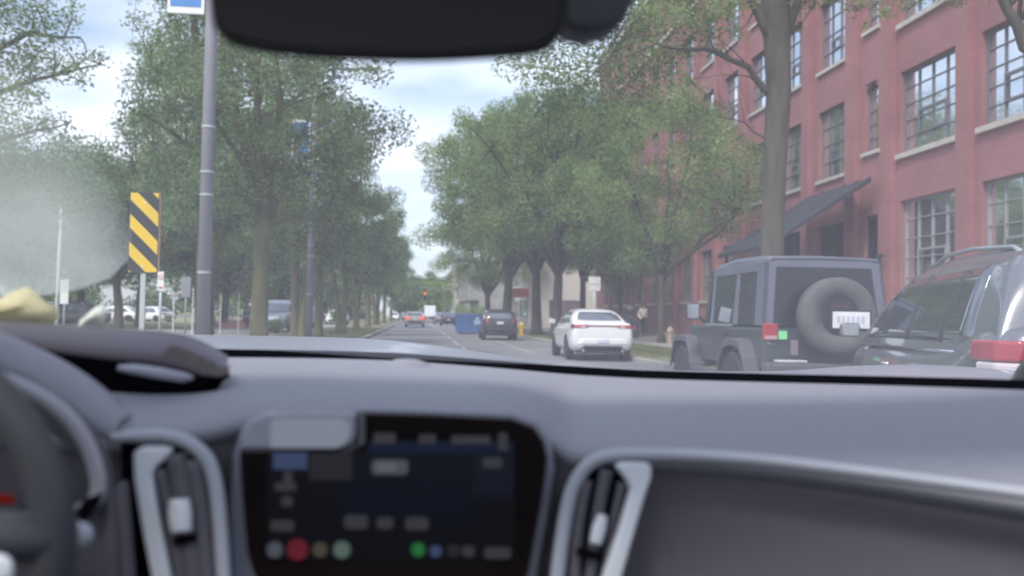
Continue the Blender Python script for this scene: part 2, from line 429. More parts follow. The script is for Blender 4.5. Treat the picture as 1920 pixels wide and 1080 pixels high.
g1 = block('panelled_building', 'low grey panelled building with overhanging upper floor down the street', X_at(897, 130), X_at(897, 130) + 22, 130, 160, 9.2, greywall_m, 2, 1.0, 1.8, 6, 7, offwhite_m, skip_first=True)
MB().box(-1.6, 0, 0, 30, 3.4, 9.1).build('overhang', greywall_m, g1)
for i in range(5): MB().box(-1.4, -1.15, 1 + i * 6.8, 1.25 + i * 6.8, .1, 3.4).build('column', offwhite_m, g1)
xw = X_at(990, 84)
w1 = block('shop_building', 'off white single storey shop behind the street trees with red fascia', xw, xw + 14, 84, 104, 6.6, offwhite_m, 1, 1.2, 1.6, 2, 5, greywall_m)
MB().box(-1.5, -.07, -1.0, 0.9, 3.0, 3.8).build('fascia', mat('fascia_red', (.36, .10, .085), .7), w1)
MB().box(-1.6, -1.2, .3, .7, .1, 3.0).build('column', offwhite_m, w1)
gable = MB(); gable.prism([(1, -.3, 6.9), (13, -.3, 6.9), (7, -.3, 9.6)], (0, 14, 0)); gable.build('gable', offwhite_m, w1)
# low buildings / tents beyond the park
b4 = block('brick_building', 'red brick shopfront row beyond the parked van', X_at(600, 150), X_at(640, 150), 150, 170, 4.5, red_brick, 1, 1.0, 1.8, 4, 3, offwhite_m)
# ---------------------------------------------------------------- trees
def leaf_mesh(name, cen, rad, per, size, seed, flat=.75):
    if size < .2: per, size = per * 2.9, size * .55
    g = np.random.default_rng(seed)
    C, S = [], []
    for c, r in zip(cen, rad):
        n = max(8, int(per * (r / 1.0) ** 2))
        d = g.normal(size=(n, 3)); d /= np.linalg.norm(d, axis=1)[:, None]
        q = d * (g.random((n, 1)) ** .45) * r * np.array([1, 1, flat])
        # drag leaves into little sprays
        q = np.round(q / .28) * .28 * .2 + q * .8 + g.normal(size=(n, 3)) * .03
        C.append(np.array(c) + q); S.append(np.full(n, 1.0))
    C = np.concatenate(C); n = len(C)
    a = g.normal(size=(n, 3)); a[:, 2] *= .7; a /= np.linalg.norm(a, axis=1)[:, None]
    b = np.cross(a, g.normal(size=(n, 3))); b /= np.linalg.norm(b, axis=1)[:, None]
    s = (size * g.uniform(.6, 1.4, n))[:, None]
    V = np.stack([C - a * s, C + b * s * .42, C + a * s, C - b * s * .42], 1).reshape(-1, 3)
    me = bpy.data.meshes.new(name)
    me.vertices.add(4 * n); me.vertices.foreach_set('co', V.ravel())
    me.loops.add(4 * n); me.loops.foreach_set('vertex_index', np.arange(4 * n))
    me.polygons.add(n); me.polygons.foreach_set('loop_start', np.arange(n) * 4); me.polygons.foreach_set('loop_total', np.full(n, 4))
    me.update(calc_edges=True)
    return me

def curve_pts(a, b, sag, n, g):
    a, b = Vector(a), Vector(b); out = []
    off = Vector((g.uniform(-.1, .1), g.uniform(-.1, .1), sag)) * (b - a).length
    for i in range(n + 1):
        t = i / n; out.append(a.lerp(b, t) + off * math.sin(math.pi * t) + Vector((g.uniform(-.03, .03), g.uniform(-.03, .03), 0)) * (b - a).length * (0 < i < n))
    return out

def tree_meshes(H, clear, R_, tr, seed, n_cl=46, cl_r=(.7, 1.25), per=210, size=.13, stems=1, rz=None, droop=.1, lobes=.28, low=.0):
    """local geometry of one tree: bole and limbs in one mesh, leaves in another"""
    g = random.Random(seed)
    cz = (H + clear) / 2; rz = rz or (H - clear) / 2
    ph = [g.uniform(0, 6.28) for _ in range(4)]
    cen, rad = [], []
    tries = 0
    while len(cen) < n_cl and tries < 4000:
        tries += 1
        d = Vector((g.gauss(0, 1), g.gauss(0, 1), g.gauss(0, 1))).normalized()
        az = math.atan2(d.y, d.x)
        k = 1 + lobes * (.6 * math.sin(2 * az + ph[0]) + .5 * math.sin(3 * az + ph[1] + 3 * d.z) + .4 * math.sin(5 * d.z + ph[2]))
        r = g.uniform(.2, 1) ** .38
        p = Vector((d.x * R_ * r * k, d.y * R_ * r * k, cz + d.z * rz * r * min(k, 1.12)))
        if p.z < clear + low: continue
        cr = g.uniform(*cl_r)
        if any((p - Vector(c)).length < (cr + q) * .60 for c, q in zip(cen, rad)): continue
        cen.append(tuple(p)); rad.append(cr)
    T = MB()
    forks = []
    for s_ in range(stems):
        bx, by = (g.uniform(-.3, .3), g.uniform(-.3, .3)) if stems > 1 else (0, 0)
        fk = Vector((bx * 2.2 + g.uniform(-.15, .15), by * 2.2 + g.uniform(-.15, .15), clear + g.uniform(-.3, .5)))
        pts = [Vector((bx, by, -.1)), Vector((bx, by, .25)), Vector((bx, by, .9))] + [Vector((bx, by, .9)).lerp(fk, t) + Vector((g.uniform(-.04, .04), g.uniform(-.04, .04), 0)) for t in (.4, .75, 1)]
        T.tube(pts, [tr * 1.6, tr * 1.2, tr * 1.03, tr * .95, tr * .88, tr * .8], 10)
        forks.append(fk)
    top = [c for c in cen]
    g.shuffle(top)
    majors = []
    for c in sorted(top, key=lambda c: -c[2])[:2] + top[:7]:
        fk = min(forks, key=lambda f: (f - Vector(c)).length)
        pts = curve_pts(fk - Vector((0, 0, .15)), c, .08, 5, g)
        T.tube(pts, [tr * .62 * (1 - .16 * i) for i in range(6)], 6)
        majors += pts[2:]
    for c in cen:
        m = min(majors, key=lambda q: (q - Vector(c)).length)
        if (m - Vector(c)).length > .3:
            T.tube(curve_pts(m, c, .05, 3, g), [tr * .16, tr * .12, tr * .08, tr * .04], 4)
        # bare twigs poking out
    return T, cen, rad, per, size

PROTO = {}
def make_tree(key, bark, leaf, **k):
    T, cen, rad, per, size = tree_meshes(**k)
    o = T.build('trunk', bark, None, smooth=True)
    me = leaf_mesh('crown', cen, rad, per, size, k['seed']); me.materials.append(leaf)
    PROTO[key] = (o.data, me)
    bpy.data.objects.remove(o)
def place_tree(key, loc, label, s=1.0, rz=0.0, group='street trees', name='street_tree', sz=None):
    t = thing(name, label, 'tree', loc, rz, group)
    t.scale = (s, s, sz or s)
    tm, cm = PROTO[key]
    for n_, me in (('trunk', tm), ('crown', cm)):
        o = bpy.data.objects.new(n_, me); COL.objects.link(o); o.parent = t
    return t
make_tree('tall', bark2_m, leaf_b, H=10.5, clear=3.4, R_=3.2, tr=.26, seed=3, n_cl=84, cl_r=(.5, 1.0), per=250, size=.12, rz=3.7)
make_tree('tall2', bark2_m, leaf_a, H=10.0, clear=3.0, R_=3.1, tr=.20, seed=8, n_cl=80, cl_r=(.5, 1.0), per=240, size=.12, stems=2)
make_tree('tall3', bark2_m, leaf_b, H=9.6, clear=2.7, R_=3.3, tr=.22, seed=21, n_cl=80, cl_r=(.5, 1.0), per=240, size=.12)
make_tree('wide', bark_m, leaf_c, H=12.5, clear=3.2, R_=5.2, tr=.32, seed=5, n_cl=120, cl_r=(.7, 1.25), per=200, size=.14, rz=4.6, low=1.5)
make_tree('wide2', bark_m, leaf_a, H=12.0, clear=3.0, R_=5.0, tr=.30, seed=14, n_cl=110, cl_r=(.7, 1.3), per=200, size=.14, stems=1, low=1.3)
make_tree('light', bark_m, leaf_c, H=9.8, clear=2.9, R_=4.3, tr=.15, seed=31, n_cl=100, cl_r=(.55, 1.05), per=260, size=.105, low=.2, rz=3.4)
make_tree('park', bark_m, leaf_b, H=8.5, clear=2.2, R_=3.6, tr=.20, seed=41, n_cl=46, cl_r=(.8, 1.4), per=170, size=.16)
make_tree('far', bark_m, leaf_b, H=10, clear=2.0, R_=4.2, tr=.28, seed=52, n_cl=40, cl_r=(1.0, 1.8), per=90, size=.24)
make_tree('far2', bark_m, leaf_c, H=9, clear=1.8, R_=3.8, tr=.25, seed=61, n_cl=36, cl_r=(1.0, 1.8), per=90, size=.24)

G1 = 'trees along the verge of the park side'
for i, (px, Y, key, s, rz, lb) in enumerate([
    (487, 26, 'tall', .90, .4, 'thick mossy trunked tree just past the grey banner pole'),
    (553, 33, 'tall2', .76, 1.1, 'double stemmed tree beside the second grey pole'),
    (598, 38, 'tall3', .72, 2.5, 'mossy tree just beyond the second grey pole'),
    (645, 50, 'tall2', .82, 4.0, 'slim double stemmed tree with pale path behind it'),
    (668, 62, 'tall3', .85, .3, 'verge tree before the clump of far trunks'),
    (690, 76, 'tall', .85, 3.3, 'verge tree with shaded dark base further up the street'),
    (706, 92, 'tall2', .98, 5.0, 'verge tree among the far clump of trunks'),
    (720, 112, 'tall3', 1.0, 1.9, 'verge tree near the oncoming white car'),
    (733, 140, 'tall', .95, 2.7, 'last verge tree before the junction'),
]):
    place_tree(key, (X_at(px, Y), Y, .1), lb, s, rz, G1, sz=max(s * 1.12, 1.0))
G2 = 'trees along the building side'
for (px, Y, key, s, rz, lb, sz) in [
    (1240, 36.5, 'light', 1.0, .6, 'slender tree with light olive crown in front of the brick wall', 1.08),
    (1043, 47, 'wide2', .86, 2.2, 'big tree with forked trunk behind the white sedan', 1.08),
    (1006, 54, 'wide', .95, 4.4, 'big tree beside the yellow hydrant', 1.16),
    (950, 66, 'wide', 1.08, 1.0, 'spreading tree overhanging the street by the dark hatchback', 1.22),
    (1092, 62, 'wide2', .75, 3.9, 'tree behind the white sedan near the building steps', 1.15),
    (915, 84, 'wide2', .95, 5.2, 'tree standing before the grey panelled building', None),
    (1160, 52, 'light', .86, 3.0, 'smaller tree at the pavement near the two pedestrians', None),
    (812, 230, 'far', 1.1, 2.0, 'tree at the far bend beside the corner building', None),
    (822, 200, 'far2', .95, 3.0, 'far tree near the orange signal light', None),
    (807, 290, 'far', 1.3, 4.0, 'distant tree closing the view of the street', None),
    (786, 330, 'far2', 1.4, 1.0, 'distant tree beyond the junction', None),
    (768, 300, 'far', 1.2, 5.0, 'distant tree on the park side of the junction', None),
    (750, 220, 'far', 1.0, .9, 'tree behind the oncoming cars', None),
]:
    place_tree(key, (X_at(px, Y), Y, .15), lb, s, rz, G2, sz=sz)
G3 = 'trees in the park'
for (px, Y, key, s, rz, lb, sz) in [
    (222, 52, 'park', 1.15, 0, 'dark trunked park tree beside the striped marker', 1.3),
    (390, 44, 'tall3', 1.15, 1, 'tall park tree rising behind the grey banner pole', 1.55),
    (262, 60, 'park', 1.3, 2, 'park tree behind the striped marker', 1.35),
    (421, 62, 'park', 1.1, 3, 'slim park tree by the red planting', 1.1),
    (395, 80, 'far', 1.1, 4, 'park tree behind the red planting', 1.2),
    (150, 70, 'park', 1.35, 5, 'park tree above the pale posts', 1.35),
    (60, 64, 'park', 1.3, 1.5, 'park tree over the yellow lump on the dashboard', 1.35),
    (-60, 58, 'park', 1.3, 2.5, 'park tree at the edge of view', 1.35),
    (460, 95, 'far2', 1.1, 2.9, 'light green park tree between two trunks', None),
    (525, 98, 'far', 1.05, 2.2, 'park tree over the silver pickup', None),
    (610, 118, 'far', 1.1, 1.3, 'park tree beyond the parking bay', None),
    (655, 140, 'far2', 1.1, 4.3, 'small far park tree behind the verge row', None),
]:
    place_tree(key, (X_at(px, Y), Y, .1), lb, s, rz, G3, 'park_tree', sz)

# near tree in the park whose branches enter at the top corner
def branch_tree(name, label, base, trunk_pts, trunk_r, limbs, clumps, bark, leaf, per, size, seed, group):
    t = thing(name, label, 'tree', base, 0, group); b = Vector(base); g = random.Random(seed)
    T = MB(); T.tube([Vector(p) - b for p in trunk_pts], trunk_r, 12)
    for pts, r0 in limbs:
        pts = [Vector(p) - b for p in pts]; n = len(pts)
        fine = []
        for i in range(n - 1):
            for k in range(3): fine.append(pts[i].lerp(pts[i + 1], k / 3) + Vector([g.uniform(-.05, .05) for _ in range(3)]))
        fine.append(pts[-1]); m = len(fine)
        T.tube(fine, [r0 * (1 - .85 * i / (m - 1)) for i in range(m)], 6)
        for q in fine[2:]:
            cs = sorted(clumps, key=lambda c: (Vector(c[0]) - b - q).length)[:2]
            for c in cs:
                if (Vector(c[0]) - b - q).length < 2.6: T.tube(curve_pts(q, Vector(c[0]) - b, .06, 3, g), [r0 * .22, r0 * .16, r0 * .1, .008], 4)
    T.build('trunk', bark, t, smooth=True)
    me = leaf_mesh('crown', [tuple(Vector(c[0]) - b) for c in clumps], [c[1] for c in clumps], per, size, seed, .7); me.materials.append(leaf)
    o = bpy.data.objects.new('crown', me); COL.objects.link(o); o.parent = t
    return t
def cl(Y, items, j=1.2, seed=1):
    g = random.Random(seed); return [(at(px, py, Y + g.uniform(-j, j)), r) for (px, py, r) in items]
# park side near tree
Yn = 21.0
base = (X_at(-190, Yn), Yn, .1)
branch_tree('park_tree', 'near park tree whose loose branches hang against the sky above the marker', base,
    [base, at(-195, 300, Yn), at(-200, 0, Yn), at(-180, -250, Yn)], [.42, .3, .26, .2],
    [([at(-195, 230, Yn), at(-60, 120, Yn), at(60, 60, Yn), at(150, 70, Yn)], .11), ([at(-195, 330, Yn), at(-60, 200, Yn), at(60, 150, Yn), at(190, 120, Yn)], .12),
     ([at(-200, 60, Yn), at(-60, -60, Yn), at(60, -60, Yn), at(140, -40, Yn)], .1), ([at(-195, 350, Yn), at(-90, 280, Yn), at(40, 250, Yn), at(130, 230, Yn)], .1)],
    cl(Yn, [(-80, 120, 1.0), (-40, 30, .9), (10, 10, .8), (40, 60, .75), (70, 20, .6), (100, 75, .55), (60, 110, .6), (20, 120, .8), (-30, 180, .9), (30, 170, .6), (120, 40, .4), (135, 15, .3),
            (90, 130, .55), (125, 128, .48), (160, 112, .4), (190, 105, .3), (150, 150, .3), (60, 175, .4), (-60, 260, 1.0), (0, 250, .8), (50, 235, .55), (95, 225, .45), (10, 320, .9), (70, 300, .7), (-60, 340, 1.0),
            (120, 260, .4), (-90, 0, 1.0), (-20, -50, .9), (60, -40, .8), (130, -50, .6), (-120, 200, 1.1), (-130, 60, 1.1), (60, 360, .8), (120, 330, .6), (0, 400, .9), (100, 400, .7)]),
    bark_m, leaf_a, 330, .085, 5, None)
# tall crown behind the banner pole reaching the top edge
Yq = 34.0
base = (X_at(384, Yq), Yq, .1)
its = []
gq = random.Random(9)
for k in range(70):
    py = gq.uniform(-80, 420); lo = 225 if py < 230 else 190; w = gq.random()
    px = lo + (520 - lo) * w
    if px < 260 and gq.random() < .35: continue
    its.append((px, py, gq.uniform(.7, 1.15) if px > 275 else gq.uniform(.35, .6)))
branch_tree('park_tree', 'very tall tree whose crown fills the sky behind the grey banner pole', base,
    [base, at(383, 420, Yq), at(380, 250, Yq), at(365, 60, Yq), at(355, -60, Yq)], [.34, .24, .2, .13, .08],
    [([at(350, 330, Yq), at(300, 260, Yq), at(240, 200, Yq)], .09), ([at(350, 250, Yq), at(300, 150, Yq), at(250, 40, Yq)], .09), ([at(350, 300, Yq), at(410, 200, Yq), at(450, 60, Yq)], .1), ([at(350, 150, Yq), at(390, 60, Yq), at(400, -60, Yq)], .07)],
    cl(Yq, its, 2.0, 3), bark_m, leaf_b, 200, .12, 6, None)
# big tree beside the off-roader
Yb = 17.2
base = (X_at(1450, Yb), Yb, .15)
its = [(960, 120, .45), (1000, 100, .5), (1015, 150, .5), (1040, 200, .5), (1050, 120, .6), (1085, 170, .6), (1080, 220, .45), (1110, 120, .6), (1120, 190, .55), (1150, 90, .6), (1160, 150, .5), (1180, 50, .6), (1190, 110, .5), (1215, 60, .55), (1230, 20, .6), (1245, 90, .4), (1255, 140, .35), (1270, 40, .45),
       (1290, 100, .3), (1300, 60, .35), (1310, -10, .5), (1340, 30, .4), (1370, 10, .4), (1385, 60, .25), (1400, -20, .5), (1230, 165, .3), (1190, 190, .35), (1340, 90, .22), (1150, -20, .8), (1220, -40, .9), (1300, -70, .9), (1400, -90, .9),
       (1500, 10, .35), (1530, -10, .4), (1490, -60, .8), (1580, -40, .7), (1600, 15, .28), (1640, -10, .4), (1660, 25, .25), (1700, 5, .35), (1690, -50, .7), (1780, -40, .7), (1800, -5, .3), (1850, -30, .5), (1900, -50, .7), (1960, -20, .7), (1980, 60, .4), (1500, 50, .15), (1620, 50, .15),
       (1200, 140, .45), (1235, 120, .4), (1270, 95, .35), (1300, 20, .5), (1260, 5, .5), (1330, 60, .35), (1350, 0, .4), (1225, 200, .3), (1290, 150, .22), (1160, 215, .5), (1130, 235, .45), (1110, 40, .6), (1060, 60, .6), (1010, 50, .5), (1090, 0, .8), (1180, 235, .3), (1020, 20, .6)]
branch_tree('street_tree', 'large tree with thick bare trunk rising beside the grey off-roader', base,
    [base, base[0:2] + (.6,), at(1447, 480, Yb), at(1452, 330, Yb), at(1460, 170, Yb), at(1455, 40, Yb), at(1450, -120, Yb)], [.36, .26, .225, .22, .245, .26, .18],
    [([at(1452, 190, Yb), at(1400, 125, Yb), at(1320, 88, Yb - .5), at(1230, 85, Yb - 1), at(1130, 120, Yb - 1)], .075), ([at(1450, 80, Yb), at(1400, -20, Yb), at(1300, -60, Yb), at(1180, 0, Yb), at(1050, 60, Yb)], .12),
     ([at(1448, 270, Yb), at(1400, 235, Yb), at(1330, 215, Yb + .5)], .03), ([at(1462, 90, Yb), at(1500, 0, Yb), at(1600, -40, Yb), at(1750, -30, Yb)], .11), ([at(1470, 60, Yb), at(1480, -50, Yb), at(1560, -120, Yb)], .14)],
    cl(Yb, its, 1.0, 8), bark_m, leaf_a, 520, .075, 11, G2)
# branch of another tree entering at the upper corner
Yc = 9.5
base = (X_at(2240, Yc), Yc, .15)
branch_tree('street_tree', 'tree beyond the silver car whose thick bare limb crosses the upper corner', base,
    [base, at(2235, 300, Yc), at(2230, 60, Yc), at(2220, -150, Yc)], [.3, .22, .2, .15],
    [([at(2230, 260, Yc), at(2040, 180, Yc), at(1930, 90, Yc), at(1860, -30, Yc), at(1800, -120, Yc)], .13)],
    cl(Yc, [(1700, -90, .5), (1780, -110, .5), (1900, -100, .4), (2000, -60, .5), (2080, 60, .5), (2120, -60, .6)], .5), bark_m, leaf_d, 500, .07, 13, G2)

# wooded skyline beyond the park
g = random.Random(77)
cen, rad = [], []
for i in range(380):
    x = g.uniform(-150, -8); z = .6 + 11 * g.random() ** 1.1
    cen.append((x, 175 + g.uniform(0, 18) - .35 * (x + 60) * .2, z * (1 + .25 * math.sin(x * .11)))); rad.append(g.uniform(1.8, 3.2))
me = leaf_mesh('treeline', cen, rad, 22, .42, 3); me.materials.append(leaf_b)
o = bpy.data.objects.new('treeline', me); COL.objects.link(o); tag(o, None, None, None, 'stuff')
cen, rad = [], []
for i in range(170):
    x = g.uniform(-8, 60); z = 1 + 9 * g.random() ** .8
    cen.append((x, 380 + g.uniform(0, 18), z)); rad.append(g.uniform(2, 3.6))
me = leaf_mesh('treeline', cen, rad, 18, .5, 4); me.materials.append(leaf_a)
o = bpy.data.objects.new('treeline', me); COL.objects.link(o); tag(o, None, None, None, 'stuff')

# bushes
def bush(x, y, z, r, h, label, leaf, seed, size=.09, per=260):
    t = thing('bush', label, 'bush', (x, y, z), 0)
    g = random.Random(seed); cen = []; rad = []
    for i in range(14):
        a = g.uniform(0, 6.28); q = r * .62 * g.random() ** .5
        cen.append((q * math.cos(a), q * math.sin(a), h * g.uniform(.25, .72))); rad.append(r * g.uniform(.35, .5))
    me = leaf_mesh('foliage', cen, rad, per / max(r * r * .16, .05) * .35, size, seed, h / r * .5 if h < r else 1); me.materials.append(leaf)
    o = bpy.data.objects.new('foliage', me); COL.objects.link(o); o.parent = t
    s = MB()
    for c in cen[:7]: s.tube([(0, 0, 0), (c[0] * .5, c[1] * .5, c[2] * .6), c], [.035, .02, .01], 5)
    s.build('stem', bark_m, t, smooth=True)
bush(X_at(862, 150), 150, .1, 3.0, 4.0, 'dark green bush in front of the cream corner building', leaf_a, 1, .16)
bush(X_at(890, 125), 125, .1, 2.6, 2.9, 'yellow green bush beside the blue dumpster', leaf_c, 2, .15)
bush(X_at(520, 46), 46, .1, .55, .85, 'small bright green shrub in front of the silver pickup', leaf_c, 3, .06)
bush(X_at(632, 70), 70, .1, .8, 1.6, 'small leafy shrub on the verge between trunks', leaf_c, 4, .08)
# red flower planting
flower = leaf_mat('red_bedding', (.12, .03, .02), (.45, .10, .06))
g = random.Random(3); cen = [(x_, g.uniform(-.5, .5), .42 + g.uniform(0, .1)) for x_ in np.linspace(-1.9, 1.9, 22)]
t = thing('flower_bed', 'low bed of reddish plants between park tree and mossy trunk', 'flower bed', (X_at(440, 60), 60, .1))
me = leaf_mesh('plants', cen, [.32] * 22, 700, .05, 5); me.materials.append(flower); o = bpy.data.objects.new('plants', me); COL.objects.link(o); o.parent = t
MB().box(-2.2, 2.2, -.8, .8, 0, .36).build('edging', red_brick, t, bevel=.02)
# grass tufts in the verge (countless)
g = np.random.default_rng(5)
def tufts(x0, x1, y0, y1, n, z, s):
    c = np.stack([g.uniform(x0, x1, n), y0 + (y1 - y0) * g.random(n) ** 1.6, np.full(n, z)], 1)
    a = g.uniform(0, np.pi, n); w = np.stack([np.cos(a), np.sin(a), np.zeros(n)], 1) * .006
    up = np.stack([g.normal(0, .3, n), g.normal(0, .3, n), np.ones(n)], 1) * (s * g.uniform(.5, 1.3, n))[:, None]
    return np.stack([c - w, c + w, c + up], 1).reshape(-1, 3)
V = np.concatenate([tufts(6.6, 8.6, 15, 44, 26000, .19, .07), tufts(6.2, 8.7, 15, 60, 9000, .16, .05), tufts(-5.9, -2.6, 12, 70, 30000, .12, .07), tufts(-24, -6, 14, 60, 30000, .10, .08)])
n = len(V) // 3; me = bpy.data.meshes.new('grass'); me.vertices.add(3 * n); me.vertices.foreach_set('co', V.ravel()); me.loops.add(3 * n); me.loops.foreach_set('vertex_index', np.arange(3 * n))
me.polygons.add(n); me.polygons.foreach_set('loop_start', np.arange(n) * 3); me.polygons.foreach_set('loop_total', np.full(n, 3)); me.update(calc_edges=True)
me.materials.append(leaf_mat('grass_blades', (.11, .13, .04), (.26, .29, .10))); o = bpy.data.objects.new('grass', me); COL.objects.link(o); tag(o, None, None, None, 'stuff')

# ---------------------------------------------------------------- street furniture
def banner_pole(px, Y, label, rz=0, zs=5.90, px_r=0):
    x = X_at(px, Y); t = thing('banner_pole', label, 'lamp post', (x, Y, .1), 0, 'grey banner poles on the park verge')
    MB().tube([(0, 0, 0), (0, 0, 5), (0, 0, 9.2)], [.108, .10, .085], 16).build('pole', pole_m, t, smooth=True)
    MB().box(-.24, .24, -.24, .24, 0, .04).build('base_plate', pole_m, t)
    for z in (1.7, 2.95, 3.32, 4.05):
        MB().lathe([(.112, z), (.112, z + .035)], 16).build('strap', steel, t)
    b = MB().box(-.70, -.03 - .09, -.02, .02, zs, zs + 1.5).build('banner', white_p, t)
    MB().box(-.65, -.17, -.027, -.021, zs + .11, zs + 1.42).build('banner_print', blue_p, b)
    for z in (zs + .02, zs + 1.48): MB().tube([(-.1, 0, z), (-.72, 0, z)], .018, 6).build('bracket', pole_m, t)
    a = MB(); a.tube([(0, 0, 9.0), (.6, 0, 9.25), (1.6, 0, 9.3)], [.06, .05, .04], 8).build('arm', pole_m, t)
    MB().obox((1.8, 0, 9.3), .6, .22, .1).build('lamp_head', pole_m, t, bevel=.03)
    return t
banner_pole(381, 15.0, 'grey banner pole with white and blue banner nearest the marker sign')
banner_pole(580, 30.5, 'second grey banner pole with blue banner among the mossy trunks', zs=6.0)
# hazard marker
Ym = 10.2; p = at(270, 436, Ym); zb_, zt_ = at(270, 512, Ym).z, at(270, 360, Ym).z
t = thing('hazard_marker', 'yellow and black diagonal striped marker sign on pale post', 'road sign', (p.x, Ym, .1), R(-6))
hw = .165; h0, h1 = zb_ - .1, zt_ - .1
MB().box(-hw, hw, -.004, .004, h0, h1).build('sign_panel', black_p, t, bevel=.003)
S_ = MB(); sl = .90; bw = (h1 - h0) * .17
for k in range(-2, 5):
    zc0 = h1 + .075 * (h1 - h0) - k * bw * 2.03
    # band on the left edge from zc0 down to zc0-bw, falling to the right
    poly = [(-hw + .012, zc0), (hw - .012, zc0 - 2 * hw * sl), (hw - .012, zc0 - 2 * hw * sl - bw), (-hw + .012, zc0 - bw)]
    def clip(poly, zlim, keep_low):
        out_ = []
        for i in range(len(poly)):
            a, b = poly[i], poly[(i + 1) % len(poly)]
            ina = (a[1] <= zlim) if keep_low else (a[1] >= zlim); inb = (b[1] <= zlim) if keep_low else (b[1] >= zlim)
            if ina: out_.append(a)
            if ina != inb:
                q = (zlim - a[1]) / (b[1] - a[1]); out_.append((a[0] + (b[0] - a[0]) * q, zlim))
        return out_
    poly = clip(clip(poly, h1 - .01, True), h0 + .01, False) if poly else poly
    if len(poly) >= 3: S_.prism([(a, -.0075, b) for a, b in poly], (0, .003, 0))
S_.build('stripe', yellow_p, t)
MB().box(-.03, .03, .006, .03, 0, h1 - .1).build('post', steel, t, bevel=.008)
MB().box(hw - .002, hw + .012, -.006, .03, h0 + .02, h1).build('edge_strip', mat('edge_brown', (.25, .16, .08), .7), t)
for z in (h0 + .08, h1 - .12): MB().lathe([(.01, -.012), (.01, -.004)], 8, 'Y', (0, 0, z)).build('bolt', chrome, t)

def post_sign(name, px, Y, w, zb, zt, mt, label, pr=.025, post_top=None, cat='road sign', extra=None, postm=None, z0=.12):
    x = X_at(px, Y); t = thing(name, label, cat, (x, Y, z0))
    post_top = post_top or zt
    MB().tube([(0, .01 + pr, 0), (0, .01 + pr, post_top - z0)], pr, 8).build('post', postm or steel, t, smooth=True)
    MB().box(-w / 2, w / 2, -.004, .004, zb - z0, zt - z0).build('sign_panel', mt, t, bevel=.02)
    return t
def zpx(px, py, Y): return at(px, py, Y).z
Y_ = 20.; t = post_sign('no_parking_sign', 299, Y_, .13, zpx(299, 545, Y_), zpx(299, 509, Y_), white_p, 'narrow white and red sign on thin post beside the striped marker', pr=.03)
zc_ = (zpx(299, 520, Y_) - .12)
MB().lathe([(.055, -.008), (.055, -.0045)], 20, 'Y', (0, 0, zc_)).build('ring', red_p, t); MB().lathe([(.040, -.0115), (.040, -.0085)], 20, 'Y', (0, 0, zc_)).build('disc', white_p, t)
MB().obox((0, -.0125, zc_), .085, .0015, .012, Matrix.Rotation(R(45), 3, 'Y')).build('bar', red_p, t); MB().box(-.04, .04, -.008, -.0045, zc_ - .24, zc_ - .20).build('arrow_bar', red_p, t)
Y_ = 26.; post_sign('road_sign', 347, Y_, .26, zpx(347, 557, Y_), zpx(347, 519, Y_), mat('sign_back', (.33, .33, .36), .6), 'plain grey back of small sign between thin post and banner pole')
Y_ = 28.; post_sign('road_sign', 119, Y_, .24, zpx(119, 570, Y_), zpx(119, 524, Y_), white_p, 'small pale sign on low post beside the tall white pole')
Y_ = 30.; x = X_at(105, Y_); t = thing('flagpole', 'tall thin white pole on the lawn', 'pole', (x, Y_, .1))
MB().tube([(0, 0, 0), (.05, 0, zpx(107, 400, Y_))], [.06, .04], 10).build('pole', white_p, t, smooth=True); MB().lathe([(.0, zpx(107, 400, Y_)), (.06, zpx(107, 400, Y_) + .05), (.0, zpx(107, 400, Y_) + .1)], 10, 'Z', (.05, 0, 0)).build('finial', white_p, t); MB().lathe([(.12, 0), (.12, .08), (.07, .1)], 12).build('base', steel, t)
for (px, Y_, h, lb) in ((325, 40, 2.3, 'thin pale stake between the grey signs'), (361, 38, 2.4, 'thin pale stake just before the banner pole'), (413, 44, 2.3, 'thin pale stake near the slim park tree'), (447, 46, 2.4, 'thin pale stake beside the mossy trunk')):
    t = thing('stake', lb, 'post', (X_at(px, Y_), Y_, .1), 0, 'pale stakes on the lawn')
    MB().tube([(0, 0, 0), (0, 0, h - .5)], [.03, .025], 6).build('post', white_p, t); MB().lathe([(.045, h - .52), (.045, h - .44), (.02, h - .38)], 8).build('cap', steel, t)
Y_ = 33.; t = post_sign('road_sign', 1114, Y_, .44, zpx(1114, 545, Y_), zpx(1114, 519, Y_), mat('sign_pale', (.62, .60, .60), .6), 'pale rectangular sign above the roof of the white sedan', pr=.035, z0=.15)
MB().box(-.18, .18, -.008, -.0045, 2.42 - .15, 2.46 - .15).build('print_line', mat('sign_print', (.3, .3, .32), .6), t)
# hydrants
def hydrant(px, Y, m, label, z=.2):
    t = thing('fire_hydrant', label, 'hydrant', (X_at(px, Y), Y, z), 0, 'fire hydrants')
    MB().lathe([(.17, 0), (.17, .05), (.11, .06), (.11, .5), (.14, .51), (.14, .55), (.12, .6), (.07, .68), (.03, .70), (.03, .75)], 14).build('barrel', m, t, smooth=False)
    for s_ in (-1, 1): MB().lathe([(.05, s_ * .10), (.05, s_ * .19), (.035, s_ * .21)], 8, 'X', (0, 0, .42)).build('outlet_cap', m, t)
hydrant(978, 47, yellow_p, 'yellow fire hydrant by the trunk beyond the white sedan')
hydrant(1257, 34, mat('hydrant_pale', (.35, .25, .20), .6), 'pale fire hydrant at the foot of the brick wall')
